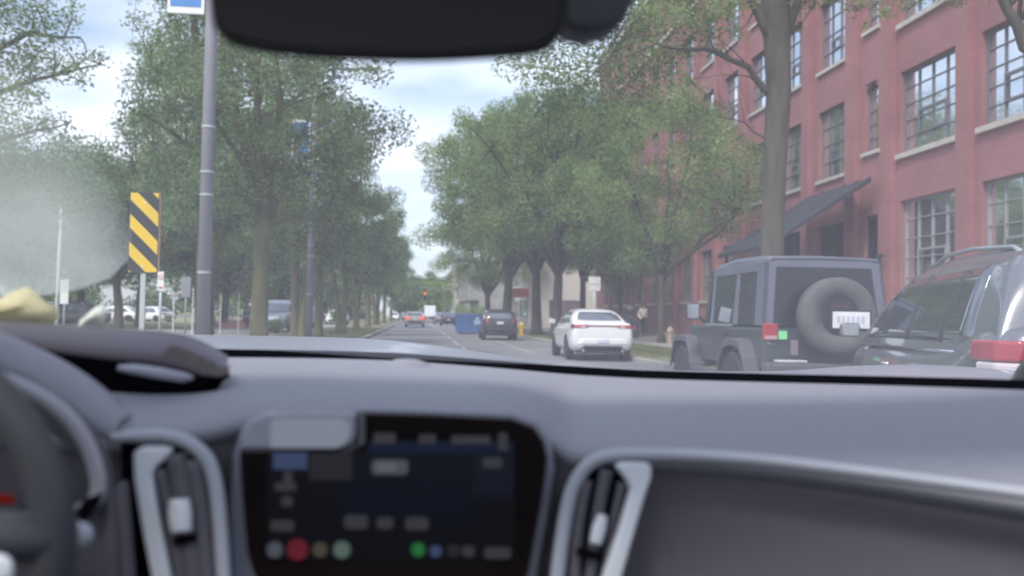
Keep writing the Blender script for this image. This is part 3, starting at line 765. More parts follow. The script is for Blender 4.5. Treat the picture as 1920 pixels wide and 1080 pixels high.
# traffic signal far away
Y_ = 150; x = X_at(803, Y_); t = thing('traffic_signal', 'distant traffic signal with lit orange lamp over the junction', 'traffic light', (x, Y_, .0))
zz = zpx(796, 553, Y_); xx = X_at(796, Y_) - x
MB().tube([(2.6, 0, 0), (2.6, 0, zz + 1.1), (xx - 1.2, 0, zz + 1.2)], [.12, .1, .08], 8).build('mast_arm', pole_m, t)
MB().box(xx - .28, xx + .28, -.15, .15, zz - .9, zz + .9).build('signal_head', black_p, t, bevel=.05)
MB().lathe([(.26, -.22), (.26, -.155)], 14, 'Y', (xx, 0, zz + .25)).build('lamp', mat('signal_lamp', (.8, .16, .05), .4, emit=(1, .25, .08), estr=.2), t)
Y_ = 120; t = post_sign('road_sign', 788, 300, 1.2, 2.2, 3.4, white_p, 'tiny white sign on post far down the road'); 
# utility cabinet / dark bin by the steps
t = thing('stair_wall', 'dark low handrail wall beside the entrance steps behind the white sedan', 'wall', (X_at(1186, 44), 44, .2))
MB().prism([(-.35, 0, 0), (.35, 0, 0), (.35, 0, .75), (-.35, 0, 1.25)], (0, 2.4, 0)).build('panel', mat('dark_stone', (.05, .05, .07), .7), t, bevel=.02)
MB().tube([(-.35, 1.2, 1.3), (.35, 1.2, .8)], .025, 6).build('handrail', dark_metal, t)
# dumpster
Y_ = 59.; x0 = X_at(860, Y_)
t = thing('dumpster', 'blue steel dumpster standing on the street behind the dark hatchback', 'dumpster', (x0, Y_, 0))
blue_st = mat('dumpster_blue', (.05, .13, .34), .6, var=.25, scale=2)
m_ = MB(); m_.prism([(0, 0, .12), (1.95, 0, .12), (1.95, 0, 1.28), (0, 0, 1.28)], (0, .04, 0)); m_.box(0, .04, .04, 4.4, .12, 1.28); m_.box(1.91, 1.95, .04, 4.4, .12, 1.28); m_.box(.04, 1.91, .04, 4.4, .12, .16); m_.box(.04, 1.91, 4.36, 4.4, .16, 1.28)
m_.build('bin', blue_st, t)
m_ = MB(); m_.box(-.05, 2.0, -.05, .0, 1.16, 1.3); m_.box(-.05, 0, 0, 4.45, 1.16, 1.3); m_.build('rim', blue_st, t)
for k in range(4): MB().box(.12 + k * .55, .2 + k * .55, -.05, -.002, .14, 1.155).build('rib', blue_st, t)
for k in range(6): MB().box(-.05, -.002, .3 + k * .75, .38 + k * .75, .14, 1.155).build('rib', blue_st, t)
MB().box(1.0, 1.55, -.058, -.052, .62, .92).build('label_plate', mat('pale_blue', (.35, .45, .65), .6), t)
for (a, b) in ((.2, .2), (1.75, .2), (.2, 4.1), (1.75, 4.1)): MB().lathe([(.08, -.04), (.08, .04)], 10, 'X', (a, b, .08)).build('wheel', tyre_m, t)
m_ = MB()
gg = random.Random(2)
for k in range(9): m_.obox((gg.uniform(.4, 1.5), gg.uniform(.5, 3.8), gg.uniform(1.1, 1.3)), .5, .7, .25, Matrix.Rotation(gg.uniform(0, 3), 3, 'Z'))
m_.build('rubbish', mat('rubbish_grey', (.2, .2, .24), .8, var=.3), t)
# ---------------------------------------------------------------- vehicles
from mathutils.bvhtree import BVHTree
def smooth_path(pts, n=5):
    """Catmull-Rom through the points"""
    P = [Vector(p) for p in pts]; P = [P[0] * 2 - P[1]] + P + [P[-1] * 2 - P[-2]]; o = []
    for i in range(1, len(P) - 2):
        for k in range(n):
            t = k / n; a, b, c, d = P[i - 1:i + 3]
            o.append(.5 * ((2 * b) + (c - a) * t + (2 * a - 5 * b + 4 * c - d) * t * t + (3 * b - a - 3 * c + d) * t ** 3))
    o.append(P[-2]); return o
def bake(o):
    """apply an object's modifiers into its mesh"""
    dg = bpy.context.evaluated_depsgraph_get(); dg.update()
    me = bpy.data.meshes.new_from_object(o.evaluated_get(dg)); old = o.data; o.modifiers.clear(); o.data = me; me.name = old.name
def bvh_of(o):
    return BVHTree.FromPolygons([v.co.copy() for v in o.data.vertices], [tuple(p.vertices) for p in o.data.polygons])
def wrap(bv, q, direc, name, m, par, off=.006, nu=10, nv=5, solid=0):
    """a panel that lies on the body: quad q (4 corners) sent along direc onto it"""
    q = [Vector(p) for p in q]; d = Vector(direc).normalized(); rows = []
    for j in range(nv + 1):
        r = []
        for i in range(nu + 1):
            a = q[0].lerp(q[1], i / nu); b = q[3].lerp(q[2], i / nu); p = a.lerp(b, j / nv)
            h = bv.ray_cast(p - d * 8, d)
            r.append((h[0] - d * off) if h[0] is not None else p)
        rows.append(r)
    mb = MB(); mb.grid(rows)
    o = mb.build(name, m, par, smooth=True)
    if (o.data.polygons[0].normal @ d if False else o.data.polygons[len(o.data.polygons) // 2].normal.dot(d)) > 0:
        o.data.flip_normals()
    k = o.modifiers.new('solid', 'SOLIDIFY'); k.thickness = off * 1.6; k.offset = -1
    return o
def wheel(par, x, y, r, w, side, rimm=rim_m, spokes=5, name='wheel'):
    """wheel whose outer face looks to side (-1 or 1)"""
    t = MB().lathe([(r * .62, -w / 2), (r * .93, -w / 2), (r, -w / 2 + .04), (r, w / 2 - .04), (r * .93, w / 2), (r * .62, w / 2)], 28, 'X')
    o = t.build(name, tyre_m, par, bevel=.01); o.location = (x, y, r)
    rm = MB(); s = side * (w / 2)
    rm.lathe([(r * .60, s * .2), (r * .64, s * .92), (r * .60, s * .98), (r * .56, s * .85), (r * .55, s * .3)], 28, 'X')
    rm.lathe([(r * .14, s * .3), (r * .14, s * .92), (r * .1, s * .96)], 14, 'X')
    for k in range(spokes):
        M = Matrix.Rotation(2 * math.pi * k / spokes, 3, 'X'); rm.obox(M @ Vector((s * .8, r * .33, 0)), .03, r * .48, r * .14, M)
    rm.build('rim', rimm, o, smooth=False)
    return o
def car(name, label, cat, x, y, rz, paint, L=4.5, Wd=1.8, zb=.22, belt=.95, H=1.45, gh=None, nose=.72, tail=.95, wr=.33, axles=(.95, 3.55), wins=None, lit=False, group=None,
        rearwin=None, lampz=(.80, .95), lampw=.42, trunk=.0, detail=True, lampmat=None, frontlamps=True, roof_w=.74, cut=True, hood_z=.92, belt_w=.93, platez=.78, lower=None):
    t = thing(name, label, cat, (x, y, 0), rz, group)
    w = Wd / 2
    def sec(yy, ww, z0, z1, cr=.03):
        h = [(0, z0), (ww * .72, z0), (ww * .93, z0 + .05), (ww * .99, z0 + .22), (ww, (z0 + z1) / 2 + .04), (ww * .975, z1 - .16), (ww * .93, z1 - .04), (ww * .80, z1 + cr * .3), (0, z1 + cr)]
        return [(a, yy, b) for a, b in h] + [(-a, yy, b) for a, b in h[-2:0:-1]]
    st = [(.0, .80, zb + .28, tail - .10), (.02, .86, zb + .2, tail - .03), (.10, .95, zb + .06, tail), (.45, .99, zb, tail + .01), (1.0, 1.0, zb, belt), (L * .45, 1.0, zb, belt - .01), (L * .70, .99, zb, belt - .02), (L * .78, .98, zb, hood_z),
          (L * .90, .94, zb + .02, (hood_z + nose) / 2 + .05), (L * .975, .84, zb + .06, nose), (L - .02, .74, zb + .14, nose - .06), (L, .68, zb + .2, nose - .14)]
    b = MB(); b.grid([s + [s[0]] for s in [sec(yy, w * k, z0, z1) for yy, k, z0, z1 in st]])
    n = len(sec(0, 1, 0, 1))
    # weld the seam of each ring, close the ends
    V = []; F = []
    for (yy, k, z0, z1) in st: V += sec(yy, w * k, z0, z1)
    for i in range(len(st) - 1):
        for k in range(n): F.append((i * n + k, i * n + (k + 1) % n, (i + 1) * n + (k + 1) % n, (i + 1) * n + k))
    F.append(tuple(range(n))[::-1]); F.append(tuple((len(st) - 1) * n + k for k in range(n)))
    b.v, b.f = V, F
    body = b.build('body', paint, t, smooth=True, sub=2); bake(body)
    if cut:
        c = MB()
        for ay in axles:
            for s_ in (-1, 1): c.lathe([(wr + .055, s_ * (w - .34)), (wr + .055, s_ * (w + .2))], 26, 'X', (0, ay, wr))
        co = c.build('cutter', arch_m, t); body.data.materials.append(arch_m)
        k = body.modifiers.new('b', 'BOOLEAN'); k.object = co; k.operation = 'DIFFERENCE'; k.solver = 'EXACT'
        try: k.material_mode = 'TRANSFER'
        except Exception: pass
        bake(body); bpy.data.objects.remove(co)
    bv = bvh_of(body)
    # greenhouse
    gh = gh or [(.55, .98), (1.25, H - .03), (2.0, H), (2.6, H - .03), (3.35, .96)]
    zlo = belt - .06; wl, wh = w * belt_w, w * roof_w
    hw_ = lambda z: wl + (wh - wl) * (z - zlo) / (H - zlo)
    g_ = [(gh[0][0] - .02, zlo)] + gh + [(gh[-1][0] + .05, zlo)]
    V = [(-hw_(z), yy, z) for yy, z in g_] + [(hw_(z), yy, z) for yy, z in g_]; m_ = len(g_)
    ys = [p.x for p in smooth_path([(a, b, 0) for a, b in gh], 5)]; hs = [p.y for p in smooth_path([(a, b, 0) for a, b in gh], 5)]
    hwr = lambda z: wl + (wh - wl) * max(0, (z - zlo) / (H - zlo)) ** 1.35
    def gsec(yy, h):
        d = max(h - zlo, .01); P = [(hwr(zlo + f * d), zlo + f * d) for f in (0, .3, .6, .8)] + [(hwr(h) * .945, zlo + .93 * d), (hwr(h) * .80, zlo + .985 * d), (hwr(h) * .45, h + .008), (0, h + .012)]
        return [(a, yy, b) for a, b in P] + [(-a, yy, b) for a, b in P[-2::-1]]
    gm = MB(); gm.grid([gsec(yy, h) for yy, h in [(ys[0] - .03, zlo)] + list(zip(ys, hs)) + [(ys[-1] + .05, zlo)]])
    gob = gm.build('roof', paint, t, smooth=True, sub=1); bake(gob)
    gv = bvh_of(gob)
    wins = wins or [[(1.0, belt + .03), (1.42, H - .12), (2.02, H - .10), (2.02, belt + .01)], [(2.04, belt + .01), (2.04, H - .10), (2.52, H - .12), (3.15, belt + .01)]]
    for poly in wins:
        for s_ in (-1, 1):
            wrap(gv, [(s_ * 1.5, yy, z) for yy, z in (poly[0], poly[3], poly[2], poly[1])], (-s_, 0, 0), 'side_window', carglass, t, .005, 10, 6)
    (ya, za), (yb, zb2) = gh[0], gh[1]
    q0, q1 = za + (zb2 - za) * .12, za + (zb2 - za) * .86
    wrap(gv, [(-hwr(q0) * .86, 0, q0), (hwr(q0) * .86, 0, q0), (hwr(q1) * .82, 0, q1), (-hwr(q1) * .82, 0, q1)], (0, 1, 0), 'rear_window', carglass, t, .005, 12, 6)
    (ya, za), (yb, zb2) = gh[-1], gh[-2]
    q0, q1 = za + (zb2 - za) * .10, za + (zb2 - za) * .88
    wrap(gv, [(hwr(q0) * .88, 9, q0), (-hwr(q0) * .88, 9, q0), (-hwr(q1) * .84, 9, q1), (hwr(q1) * .84, 9, q1)], (0, -1, 0), 'windscreen', carglass, t, .005, 12, 6)
    for ay in axles:
        for s_ in (-1, 1): wheel(t, s_ * (w - .115), ay, wr, .21, s_)
    lm = lampmat or (taillight_on if lit else taillight_m)
    for s_ in (-1, 1):
        wrap(bv, [(s_ * w * .97, 0, lampz[0]), (s_ * (w - lampw), 0, lampz[0] + .02), (s_ * (w - lampw), 0, lampz[1]), (s_ * w * .97, 0, lampz[1])], (0, 1, 0), 'tail_lamp', lm, t)
        if frontlamps:
            wrap(bv, [(s_ * w * .93, 0, .58), (s_ * w * .55, 0, .56), (s_ * w * .55, 0, .68), (s_ * w * .93, 0, .70)], (0, -1, 0), 'headlamp', lamp_clear, t)
        mr = MB(); mr.obox((s_ * (w + .10), gh[-1][0] - .38, belt + .08), .18, .10, .13); mo = mr.build('door_mirror', paint, t, bevel=.03)
        MB().obox((s_ * (w + .10), gh[-1][0] - .434, belt + .08), .14, .006, .10).build('mirror_glass', chrome, mo)
    wrap(bv, [(-.17, 0, platez - .06), (.17, 0, platez - .06), (.17, 0, platez + .06), (-.17, 0, platez + .06)], (0, 1, 0), 'number_plate', plate_m, t, .012)
    wrap(bv, [(-w * .80, 0, zb + .24), (w * .80, 0, zb + .24), (w * .68, 0, zb + .40), (-w * .68, 0, zb + .40)], (0, 1, 0), 'bumper_insert', lower or trim_m, t)
    if frontlamps: wrap(bv, [(-w * .5, 0, .40), (w * .5, 0, .40), (w * .45, 0, .60), (-w * .45, 0, .60)], (0, -1, 0), 'grille', trim_m, t)
    return t, body, bv

white_car = mat('white_car_paint', (.80, .80, .82), .25, coat=.8, var=.02)
wine_car = mat('dark_plum_paint', (.035, .022, .035), .25, coat=.8, var=.05)
dark_car = mat('charcoal_paint', (.03, .032, .038), .25, coat=.8, var=.05)
tan_car = mat('champagne_paint', (.42, .38, .34), .3, metal=.3, coat=.6, var=.03)
silver_car = mat('silver_paint', (.40, .43, .47), .32, metal=.55, coat=.7, var=.03)
greycar = mat('grey_paint', (.16, .17, .19), .3, metal=.3, coat=.6, var=.03)
# white sedan
Y_ = 26.0; xl = X_at(1043, Y_)
t, body, bv = car('white_sedan', 'white four door sedan with full width red tail lamp bar parked at the kerb', 'car', 5.06, 24.6, R(-1.0), white_car, L=4.67, Wd=1.83, H=1.455, tail=1.09, belt=1.0, hood_z=.95, lampz=(.90, 1.01), lampw=.50,
    gh=[(.50, 1.09), (1.22, 1.41), (1.95, 1.455), (2.6, 1.43), (3.45, .98)], wr=.335, axles=(.92, 3.62), platez=.56, lower=white_car, roof_w=.63, belt_w=.88,
    wins=[[(1.12, 1.05), (1.42, 1.35), (2.02, 1.375), (2.02, 1.02)], [(2.10, 1.02), (2.10, 1.375), (2.55, 1.355), (3.1, 1.02)]])
wrap(bv, [(-.48, 0, .955), (.48, 0, .955), (.48, 0, .995), (-.48, 0, .995)], (0, 1, 0), 'lamp_bar', mat('lamp_bar_red', (.16, .012, .02), .35), t, .005, 14, 2)
for s_ in (-1, 1): wrap(bv, [(s_ * .62, 0, .93), (s_ * .48, 0, .93), (s_ * .48, 0, .965), (s_ * .62, 0, .965)], (0, 1, 0), 'reversing_lamp', lamp_clear, t, .013, 4, 2)
wrap(bv, [(-.74, 0, .22), (.74, 0, .22), (.52, 0, .43), (-.52, 0, .43)], (0, 1, 0), 'diffuser', trim_m, t, .010, 12, 5)
for s_ in (-1, 1): MB().lathe([(.045, 0), (.045, .2)], 12, 'Y', (s_ * .55, .0, .30)).build('exhaust', chrome, t)
# dark hatchback
car('dark_hatchback', 'dark plum hatchback with pale number plate parked ahead of the white sedan', 'car', X_at(905, 44.5) + .88, 44.5, R(-1.0), wine_car, L=4.3, Wd=1.78, H=1.53, tail=1.02, belt=.98, gh=[(.10, 1.0), (.42, 1.46), (1.3, 1.53), (2.5, 1.49), (3.3, .97)],
    lampz=(.88, 1.06), lampw=.26, platez=.86, wr=.34, axles=(.75, 3.35), wins=[[(.55, 1.04), (.72, 1.40), (1.35, 1.44), (1.35, 1.01)], [(1.43, 1.01), (1.43, 1.44), (2.45, 1.41), (3.0, 1.01)]])
car('dark_saloon', 'charcoal car with pale number plate parked beyond the blue dumpster', 'car', X_at(825, 100) + .95, 100, 0, dark_car, H=1.5, platez=.72)
car('grey_saloon', 'grey parked car beyond the charcoal car down the street', 'car', X_at(814, 118) + .9, 118, 0, silver_car, H=1.5)
car('moving_sedan', 'champagne sedan driving ahead in the lane with red brake lamps lit', 'car', X_at(778, 86), 86, 0, tan_car, L=4.8, Wd=1.86, H=1.45, lit=True, lampz=(.72, 1.0), lampw=.40, tail=1.04)
car('white_hatchback', 'oncoming white car at the junction beyond the verge trees', 'car', X_at(738, 158), 162, R(180), white_car, H=1.55)
car('silver_hatchback', 'small pale car crossing beside the oncoming white car', 'car', X_at(752, 168), 172, R(200), silver_car, H=1.5)
sheet('side_street', asphalt, -60, 80, 146, 178, .14)
# box lorry far
t = thing('box_lorry', 'white box lorry far down the street over the parked cars', 'lorry', (X_at(806, 180), 180, .14))
MB().box(-1.1, 1.1, 0, 5, .7, 2.9).build('cargo_box', white_p, t, bevel=.05); MB().box(-1.05, 1.05, 5.1, 6.8, .5, 2.3).build('cab', white_car, t, bevel=.15)
for s_ in (-1, 1):
    MB().box(s_ * .95 - .1, s_ * .95 + .1, -.06, -.003, .75, .95).build('tail_lamp', taillight_m, t)
    for yy in (1.2, 5.9): wheel(t, s_ * .95, yy, .42, .25, s_)
# parked pickup facing us and its neighbour
def pickup(x, y, label, paint):
    t, b, v_ = car('pickup_truck', label, 'pickup truck', x, y, R(176), paint, L=5.3, Wd=1.98, zb=.35, belt=1.12, tail=1.12, hood_z=1.14, nose=1.06, H=1.84, gh=[(2.0, 1.14), (2.15, 1.76), (2.8, 1.84), (3.3, 1.80), (3.95, 1.12)], wr=.40, axles=(1.0, 4.35),
        wins=[[(2.25, 1.2), (2.32, 1.68), (3.25, 1.70), (3.7, 1.2)]], frontlamps=False, roof_w=.80)
    for s_ in (-1, 1): wrap(v_, [(s_ * .86, 0, .82), (s_ * .62, 0, .82), (s_ * .62, 0, 1.0), (s_ * .86, 0, 1.0)], (0, -1, 0), 'headlamp', lamp_clear, t)
    wrap(v_, [(-.55, 0, .72), (.55, 0, .72), (.55, 0, 1.0), (-.55, 0, 1.0)], (0, -1, 0), 'grille', chrome, t)
    wrap(v_, [(-.8, 0, .5), (.8, 0, .5), (.8, 0, .66), (-.8, 0, .66)], (0, -1, 0), 'bumper', trim_m, t, .03)
pickup(X_at(546, 54), 54, 'silver blue pickup facing the street in the parking bay behind the trunks', silver_car)
car('parked_car', 'grey parked car between the two mossy trunks beyond the second pole', 'car', X_at(577, 64), 66, R(178), greycar, H=1.6, belt=1.0)
car('parked_car', 'dark car parked on the park side beyond the white lump on the dashboard', 'car', X_at(200, 62), 62, R(85), dark_car, H=1.7, L=4.7, belt=1.05)
car('parked_car', 'dark car standing by the pale posts beyond the yellow lump', 'car', X_at(150, 72), 72, R(80), dark_car, H=1.6)
car('parked_car', 'white car half hidden behind far verge trunks', 'car', X_at(640, 92), 92, R(175), white_car, H=1.5)

# ------------------------------------------------ off-roader
jp = mat('slate_green_paint', (.050, .060, .066), .30, coat=.6, var=.05)
jt = mat('hardtop_grey', (.115, .12, .155), .55, var=.06)
fl = mat('flare_plastic', (.085, .085, .095), .65, var=.06)
Y_ = 10.3; xl = X_at(1428, Y_)
t = thing('off_roader', 'slate green boxy off-roader with hardtop and rear spare tyre parked in front of the awning', 'off-road car', (xl + .79, Y_, 0.0), R(-1.5))
hw = .76
tub = MB(); tub.prism([(-hw, 0, .62), (-hw, 2.95, .62), (-hw, 3.15, .85), (-hw, 3.15, 1.12), (-hw, 0.0, 1.14)], (2 * hw, 0, 0))
body = tub.build('body', jp, t, bevel=.045, seg=3); bake(body)
c = MB()
for s_ in (-1, 1): c.lathe([(.50, s_ * (hw - .30)), (.50, s_ * (hw + .2))], 26, 'X', (0, .72, .44))
co = c.build('cutter', arch_m, t); body.data.materials.append(arch_m)
k = body.modifiers.new('b', 'BOOLEAN'); k.object = co; k.operation = 'DIFFERENCE'; k.solver = 'EXACT'; k.material_mode = 'TRANSFER'; bake(body); bpy.data.objects.remove(co)
h = MB(); V = []
for yy, a_, z0, z1 in ((2.22, .68, .75, 1.19), (3.0, .62, .75, 1.16), (3.62, .54, .75, 1.08), (3.72, .52, .72, 1.02)): V.append([(-a_, yy, z0), (-a_, yy, z1 - .05), (-a_ + .06, yy, z1), (0, yy, z1 + .02), (a_ - .06, yy, z1), (a_, yy, z1 - .05), (a_, yy, z0)])
h.grid(V); n0 = len(h.v); h.f.append(tuple(range(21, 28))); h.build('bonnet', jp, t, smooth=False)
MB().box(-.50, .50, 3.72, 3.76, .70, 1.04).build('grille', jp, t, bevel=.02)
# hardtop: shell of posts, roof and rear frame with dark glazing
def hx(z): return .775 - .07 * (z - 1.14) / .76
def hy(z): return -.02 + .09 * (z - 1.14) / .76
ht = MB()
ztop = 1.99
V = []
for yy, zz in ((0, ztop - .02), (.25, ztop), (1.3, ztop + .02), (2.05, ztop - .03), (2.2, ztop - .08)):
    V.append([(-hx(zz) + .0, yy + .07, zz - .07), (-hx(zz) + .05, yy + .07, zz), (0, yy + .07, zz + .015), (hx(zz) - .05, yy + .07, zz), (hx(zz), yy + .07, zz - .07)])
ht.grid(V)
roof_j = ht.build('hardtop_roof', jt, t, smooth=True, solid=.05)
q = MB()
for s_ in (-1, 1):
    # rear quarter post, middle post, sill rail, top rail (side)
    for (ya, yb) in ((0.0, .30), (.98, 1.12), (2.02, 2.12)):
        za, zb_ = 1.142, 1.92
        q.prism([(s_ * hx(za), ya + hy(za), za), (s_ * hx(za), yb + (0 if yb > .5 else hy(za)), za), (s_ * hx(zb_), yb + (0 if yb > .5 else hy(zb_)), zb_), (s_ * hx(zb_), ya + hy(zb_), zb_)], (-s_ * .05, 0, 0))
    q.prism([(s_ * hx(1.80), .30, 1.80), (s_ * hx(1.80), 2.02, 1.80), (s_ * hx(1.93), 2.02, 1.93), (s_ * hx(1.93), .30, 1.93)], (-s_ * .05, 0, 0))
    # rear face corner
    q.prism([(s_ * hx(1.142), hy(1.142), 1.142), (s_ * (hx(1.142) - .13), hy(1.142), 1.142), (s_ * (hx(1.92) - .13), hy(1.92), 1.92), (s_ * hx(1.92), hy(1.92), 1.92)], (0, .05, 0))
q.prism([(-.6, hy(1.84), 1.84), (.6, hy(1.84), 1.84), (.6, hy(1.94), 1.94), (-.6, hy(1.94), 1.94)], (0, .05, 0))
q.build('hardtop_frame', jt, t, bevel=.012)
jg = mat('smoked_glass', (.012, .012, .016), .08, spec=.5, ior=1.4, var=.2)
MB().prism([(-.645, hy(1.15) + .006, 1.15), (.645, hy(1.15) + .006, 1.15), (.585, hy(1.86) + .006, 1.86), (-.585, hy(1.86) + .006, 1.86)], (0, .012, 0)).build('rear_window', jg, t)
for s_ in (-1, 1):
    for (ya, yb) in ((.30, .98), (1.12, 2.02)):
        MB().prism([(s_ * (hx(1.15) - .012), ya, 1.15), (s_ * (hx(1.15) - .012), yb, 1.15), (s_ * (hx(1.82) - .012), yb, 1.82), (s_ * (hx(1.82) - .012), ya, 1.82)], (-s_ * .012, 0, 0)).build('side_window', carglass, t)
    MB().prism([(s_ * (hx(1.14) + .004), 1.14, 1.155), (s_ * (hx(1.14) + .004), 2.3, 1.155), (s_ * (hx(1.14) + .004), 2.3, 1.12), (s_ * (hx(1.14) + .004), 1.14, 1.12)], (-s_ * .02, 0, 0)).build('belt_strip', chrome if False else silver_car, t)
    # windscreen post and mirror
    MB().tube([(s_ * .72, 2.42, 1.14), (s_ * .70, 2.18, 1.89)], .035, 8).build('windscreen_post', jp, t)
    m1 = MB().obox((s_ * .98, 2.28, 1.32), .20, .09, .24).build('door_mirror', black_p, t, bevel=.03)
    MB().obox((s_ * .98, 2.231, 1.32), .16, .006, .20).build('mirror_glass', chrome, m1)
    MB().tube([(s_ * .76, 2.30, 1.16), (s_ * .92, 2.29, 1.26)], .025, 6).build('mirror_arm', black_p, m1)
    MB().obox((s_ * (hw + .006), 1.36, 1.02), .03, .16, .03).build('door_handle', black_p, t, bevel=.008)
    # flares
    for (cy, rr) in ((.72, .56), (3.12, .58)):
        f_ = MB(); pr = []
        xo = hw + .17
        angs = [R(a) for a in (8, 30, 55, 75, 105, 125, 150, 172)]
        xi = hw - .02 if cy < 2 else .50
        rows = []
        for a in angs:
            zz = .44 + min(rr * math.sin(a), .50); yy = cy - rr * math.cos(a)
            rows.append([(s_ * xi, yy, zz + .045), (s_ * xo, yy, zz + .03), (s_ * xo, yy, zz - .06), (s_ * (xo - .03), yy, zz - .06), (s_ * (xo - .03), yy, zz), (s_ * xi, yy, zz + .01)])
        f_.grid([r + [r[0]] for r in rows]); f_.build('wheel_flare', fl, t, smooth=False, bevel=.01)
    wheel(t, s_ * (hw + .02), .72, .41, .28, s_, rim_m if s_ > 0 else mat('pale_rim', (.42, .40, .42), .5, metal=.4), 5)
    wheel(t, s_ * (hw + .02), 3.12, .41, .28, s_, MATS['pale_rim'] if 'pale_rim' in MATS else rim_m, 5)
    l_ = MB().box(s_ * (hw + .012) if s_ < 0 else hw - .16, s_ * (hw - .16) if s_ < 0 else hw + .012, -.045, .03, .985, 1.17).build('tail_lamp', taillight_m, t, bevel=.012)
    MB().box(s_ * hw if s_ < 0 else hw - .15, s_ * (hw - .15) if s_ < 0 else hw, -.05, -.046, 0.985, 1.03).build('reversing_lamp', mat('lamp_pinkish', (.5, .28, .3), .3), l_)
    MB().box(-.07 + s_ * .3, .07 + s_ * .3, 3.765, 3.78, .85, .99).build('headlamp', lamp_clear, t, bevel=.01)
    MB().box(s_ * .86 - .06, s_ * .86 + .06, 1.25, 2.55, .46, .54).build('side_step', fl, t, bevel=.02)
MB().box(-hw + .17, -hw + .27, -.052, -.001, .985, 1.085).build('green_sticker', mat('green_reflector', (.22, .72, .32), .4), t, bevel=.004)
MB().prism([(-.69, 2.415, 1.17), (.69, 2.415, 1.17), (.66, 2.19, 1.88), (-.66, 2.19, 1.88)], (0, .012, 0)).build('windscreen', carglass, t)
MB().box(-.80, .80, -.24, -.02, .50, .72).build('bumper', fl, t, bevel=.04, seg=3)
MB().box(-.66, -.30, -.20, -.06, .722, .75).build('step_pad', mat('pale_pad', (.5, .48, .48), .6), t, bevel=.01)
MB().box(-.44, -.36, -.07, -.002, .80, .98).build('latch', mat('latch_grey', (.22, .18, .2), .6), t, bevel=.01)
for zz in (.8, 1.02): MB().box(.60, .74, -.03, -.002, zz, zz + .07).build('hinge', black_p, t, bevel=.006)
# spare wheel on the tailgate
sp = MB().lathe([(.21, -.14), (.23, -.31), (.40, -.33), (.45, -.29), (.45, -.13), (.40, -.09), (.2, -.10)], 36, 'Y', (0, 0, 0)).build('spare_wheel', mat('spare_tyre', (.10, .095, .098), .8, var=.15, scale=8), t, smooth=True); sp.location = (.03, 0, 1.27)
MB().lathe([(.20, -.24), (.225, -.312), (.235, -.30)], 28, 'Y').build('rim', black_p, sp)
MB().lathe([(.05, -.09), (.06, 0.0)], 12, 'Y').build('carrier', black_p, sp)
MB().box(-.12, .12, -.30, -.245, .085, .15).build('brake_lamp', mat('brake_red', (.45, .04, .08), .3), sp, bevel=.02)
pm_ = MB().box(-.10, .34, -.345, -.335, -.14, .05).build('number_plate', mat('plate_white', (.75, .75, .76), .5), sp, bevel=.006)
MB().box(-.13, .37, -.334, -.318, -.16, .07).build('plate_holder', black_p, sp, bevel=.006)
pm = MB(); 
for i in range(6): pm.box(-.05 + i * .058, -.015 + i * .058, -.3475, -.3455, -.08, .0)
pm.build('plate_characters', mat('plate_ink', (.48, .50, .60), .6), pm_)

# ------------------------------------------------ near silver crossover, nose turned to the kerb
sv_p = mat('bright_silver_paint', (.20, .205, .225), .28, metal=.6, coat=.8, var=.03)
th = R(-15); lx, ly = X_at(1862, 4.95), 4.95
ox_, oy_ = lx + .9 * math.cos(th), ly + .9 * math.sin(th)
t, body, bv = car('silver_crossover', 'glossy dark silver crossover with roof rails and red and white tail lamp beside our car', 'car', ox_, oy_, th, sv_p, L=4.7, Wd=1.84, zb=.25, belt=1.05, H=1.75, tail=1.20, hood_z=1.0, nose=.86,
    gh=[(.10, 1.04), (.40, 1.64), (1.2, 1.75), (2.2, 1.74), (2.95, 1.60), (3.75, 1.03)], wr=.35, axles=(.85, 3.7), lampz=(.98, 1.13), lampw=.42, platez=.75, roof_w=.62, belt_w=.92, frontlamps=True,
    wins=[[(.60, 1.08), (.74, 1.60), (2.80, 1.57), (3.45, 1.07)]])
wrap(bv, [(-.89, 0, .82), (-.55, 0, .82), (-.55, 0, .97), (-.89, 0, .97)], (0, 1, 0), 'reversing_lamp', lamp_clear, t, .01)
for s_ in (-1, 1):
    MB().tube([(s_ * .50, .62, 1.66), (s_ * .50, .8, 1.72), (s_ * .50, 1.6, 1.765), (s_ * .50, 2.2, 1.755), (s_ * .50, 2.75, 1.65)], .018, 8).build('roof_rail', silver_car, t, smooth=True)
    MB().tube([(s_ * .855, .45, 1.02), (s_ * .862, 1.5, 1.008), (s_ * .865, 3.2, 1.0)], .011, 6).build('window_chrome', chrome, t, smooth=True)
    for yy in (1.55, 2.45): MB().tube([(s_ * .915, yy - .1, .86), (s_ * .945, yy, .865), (s_ * .915, yy + .1, .86)], .014, 6).build('door_handle', chrome, t, smooth=True)

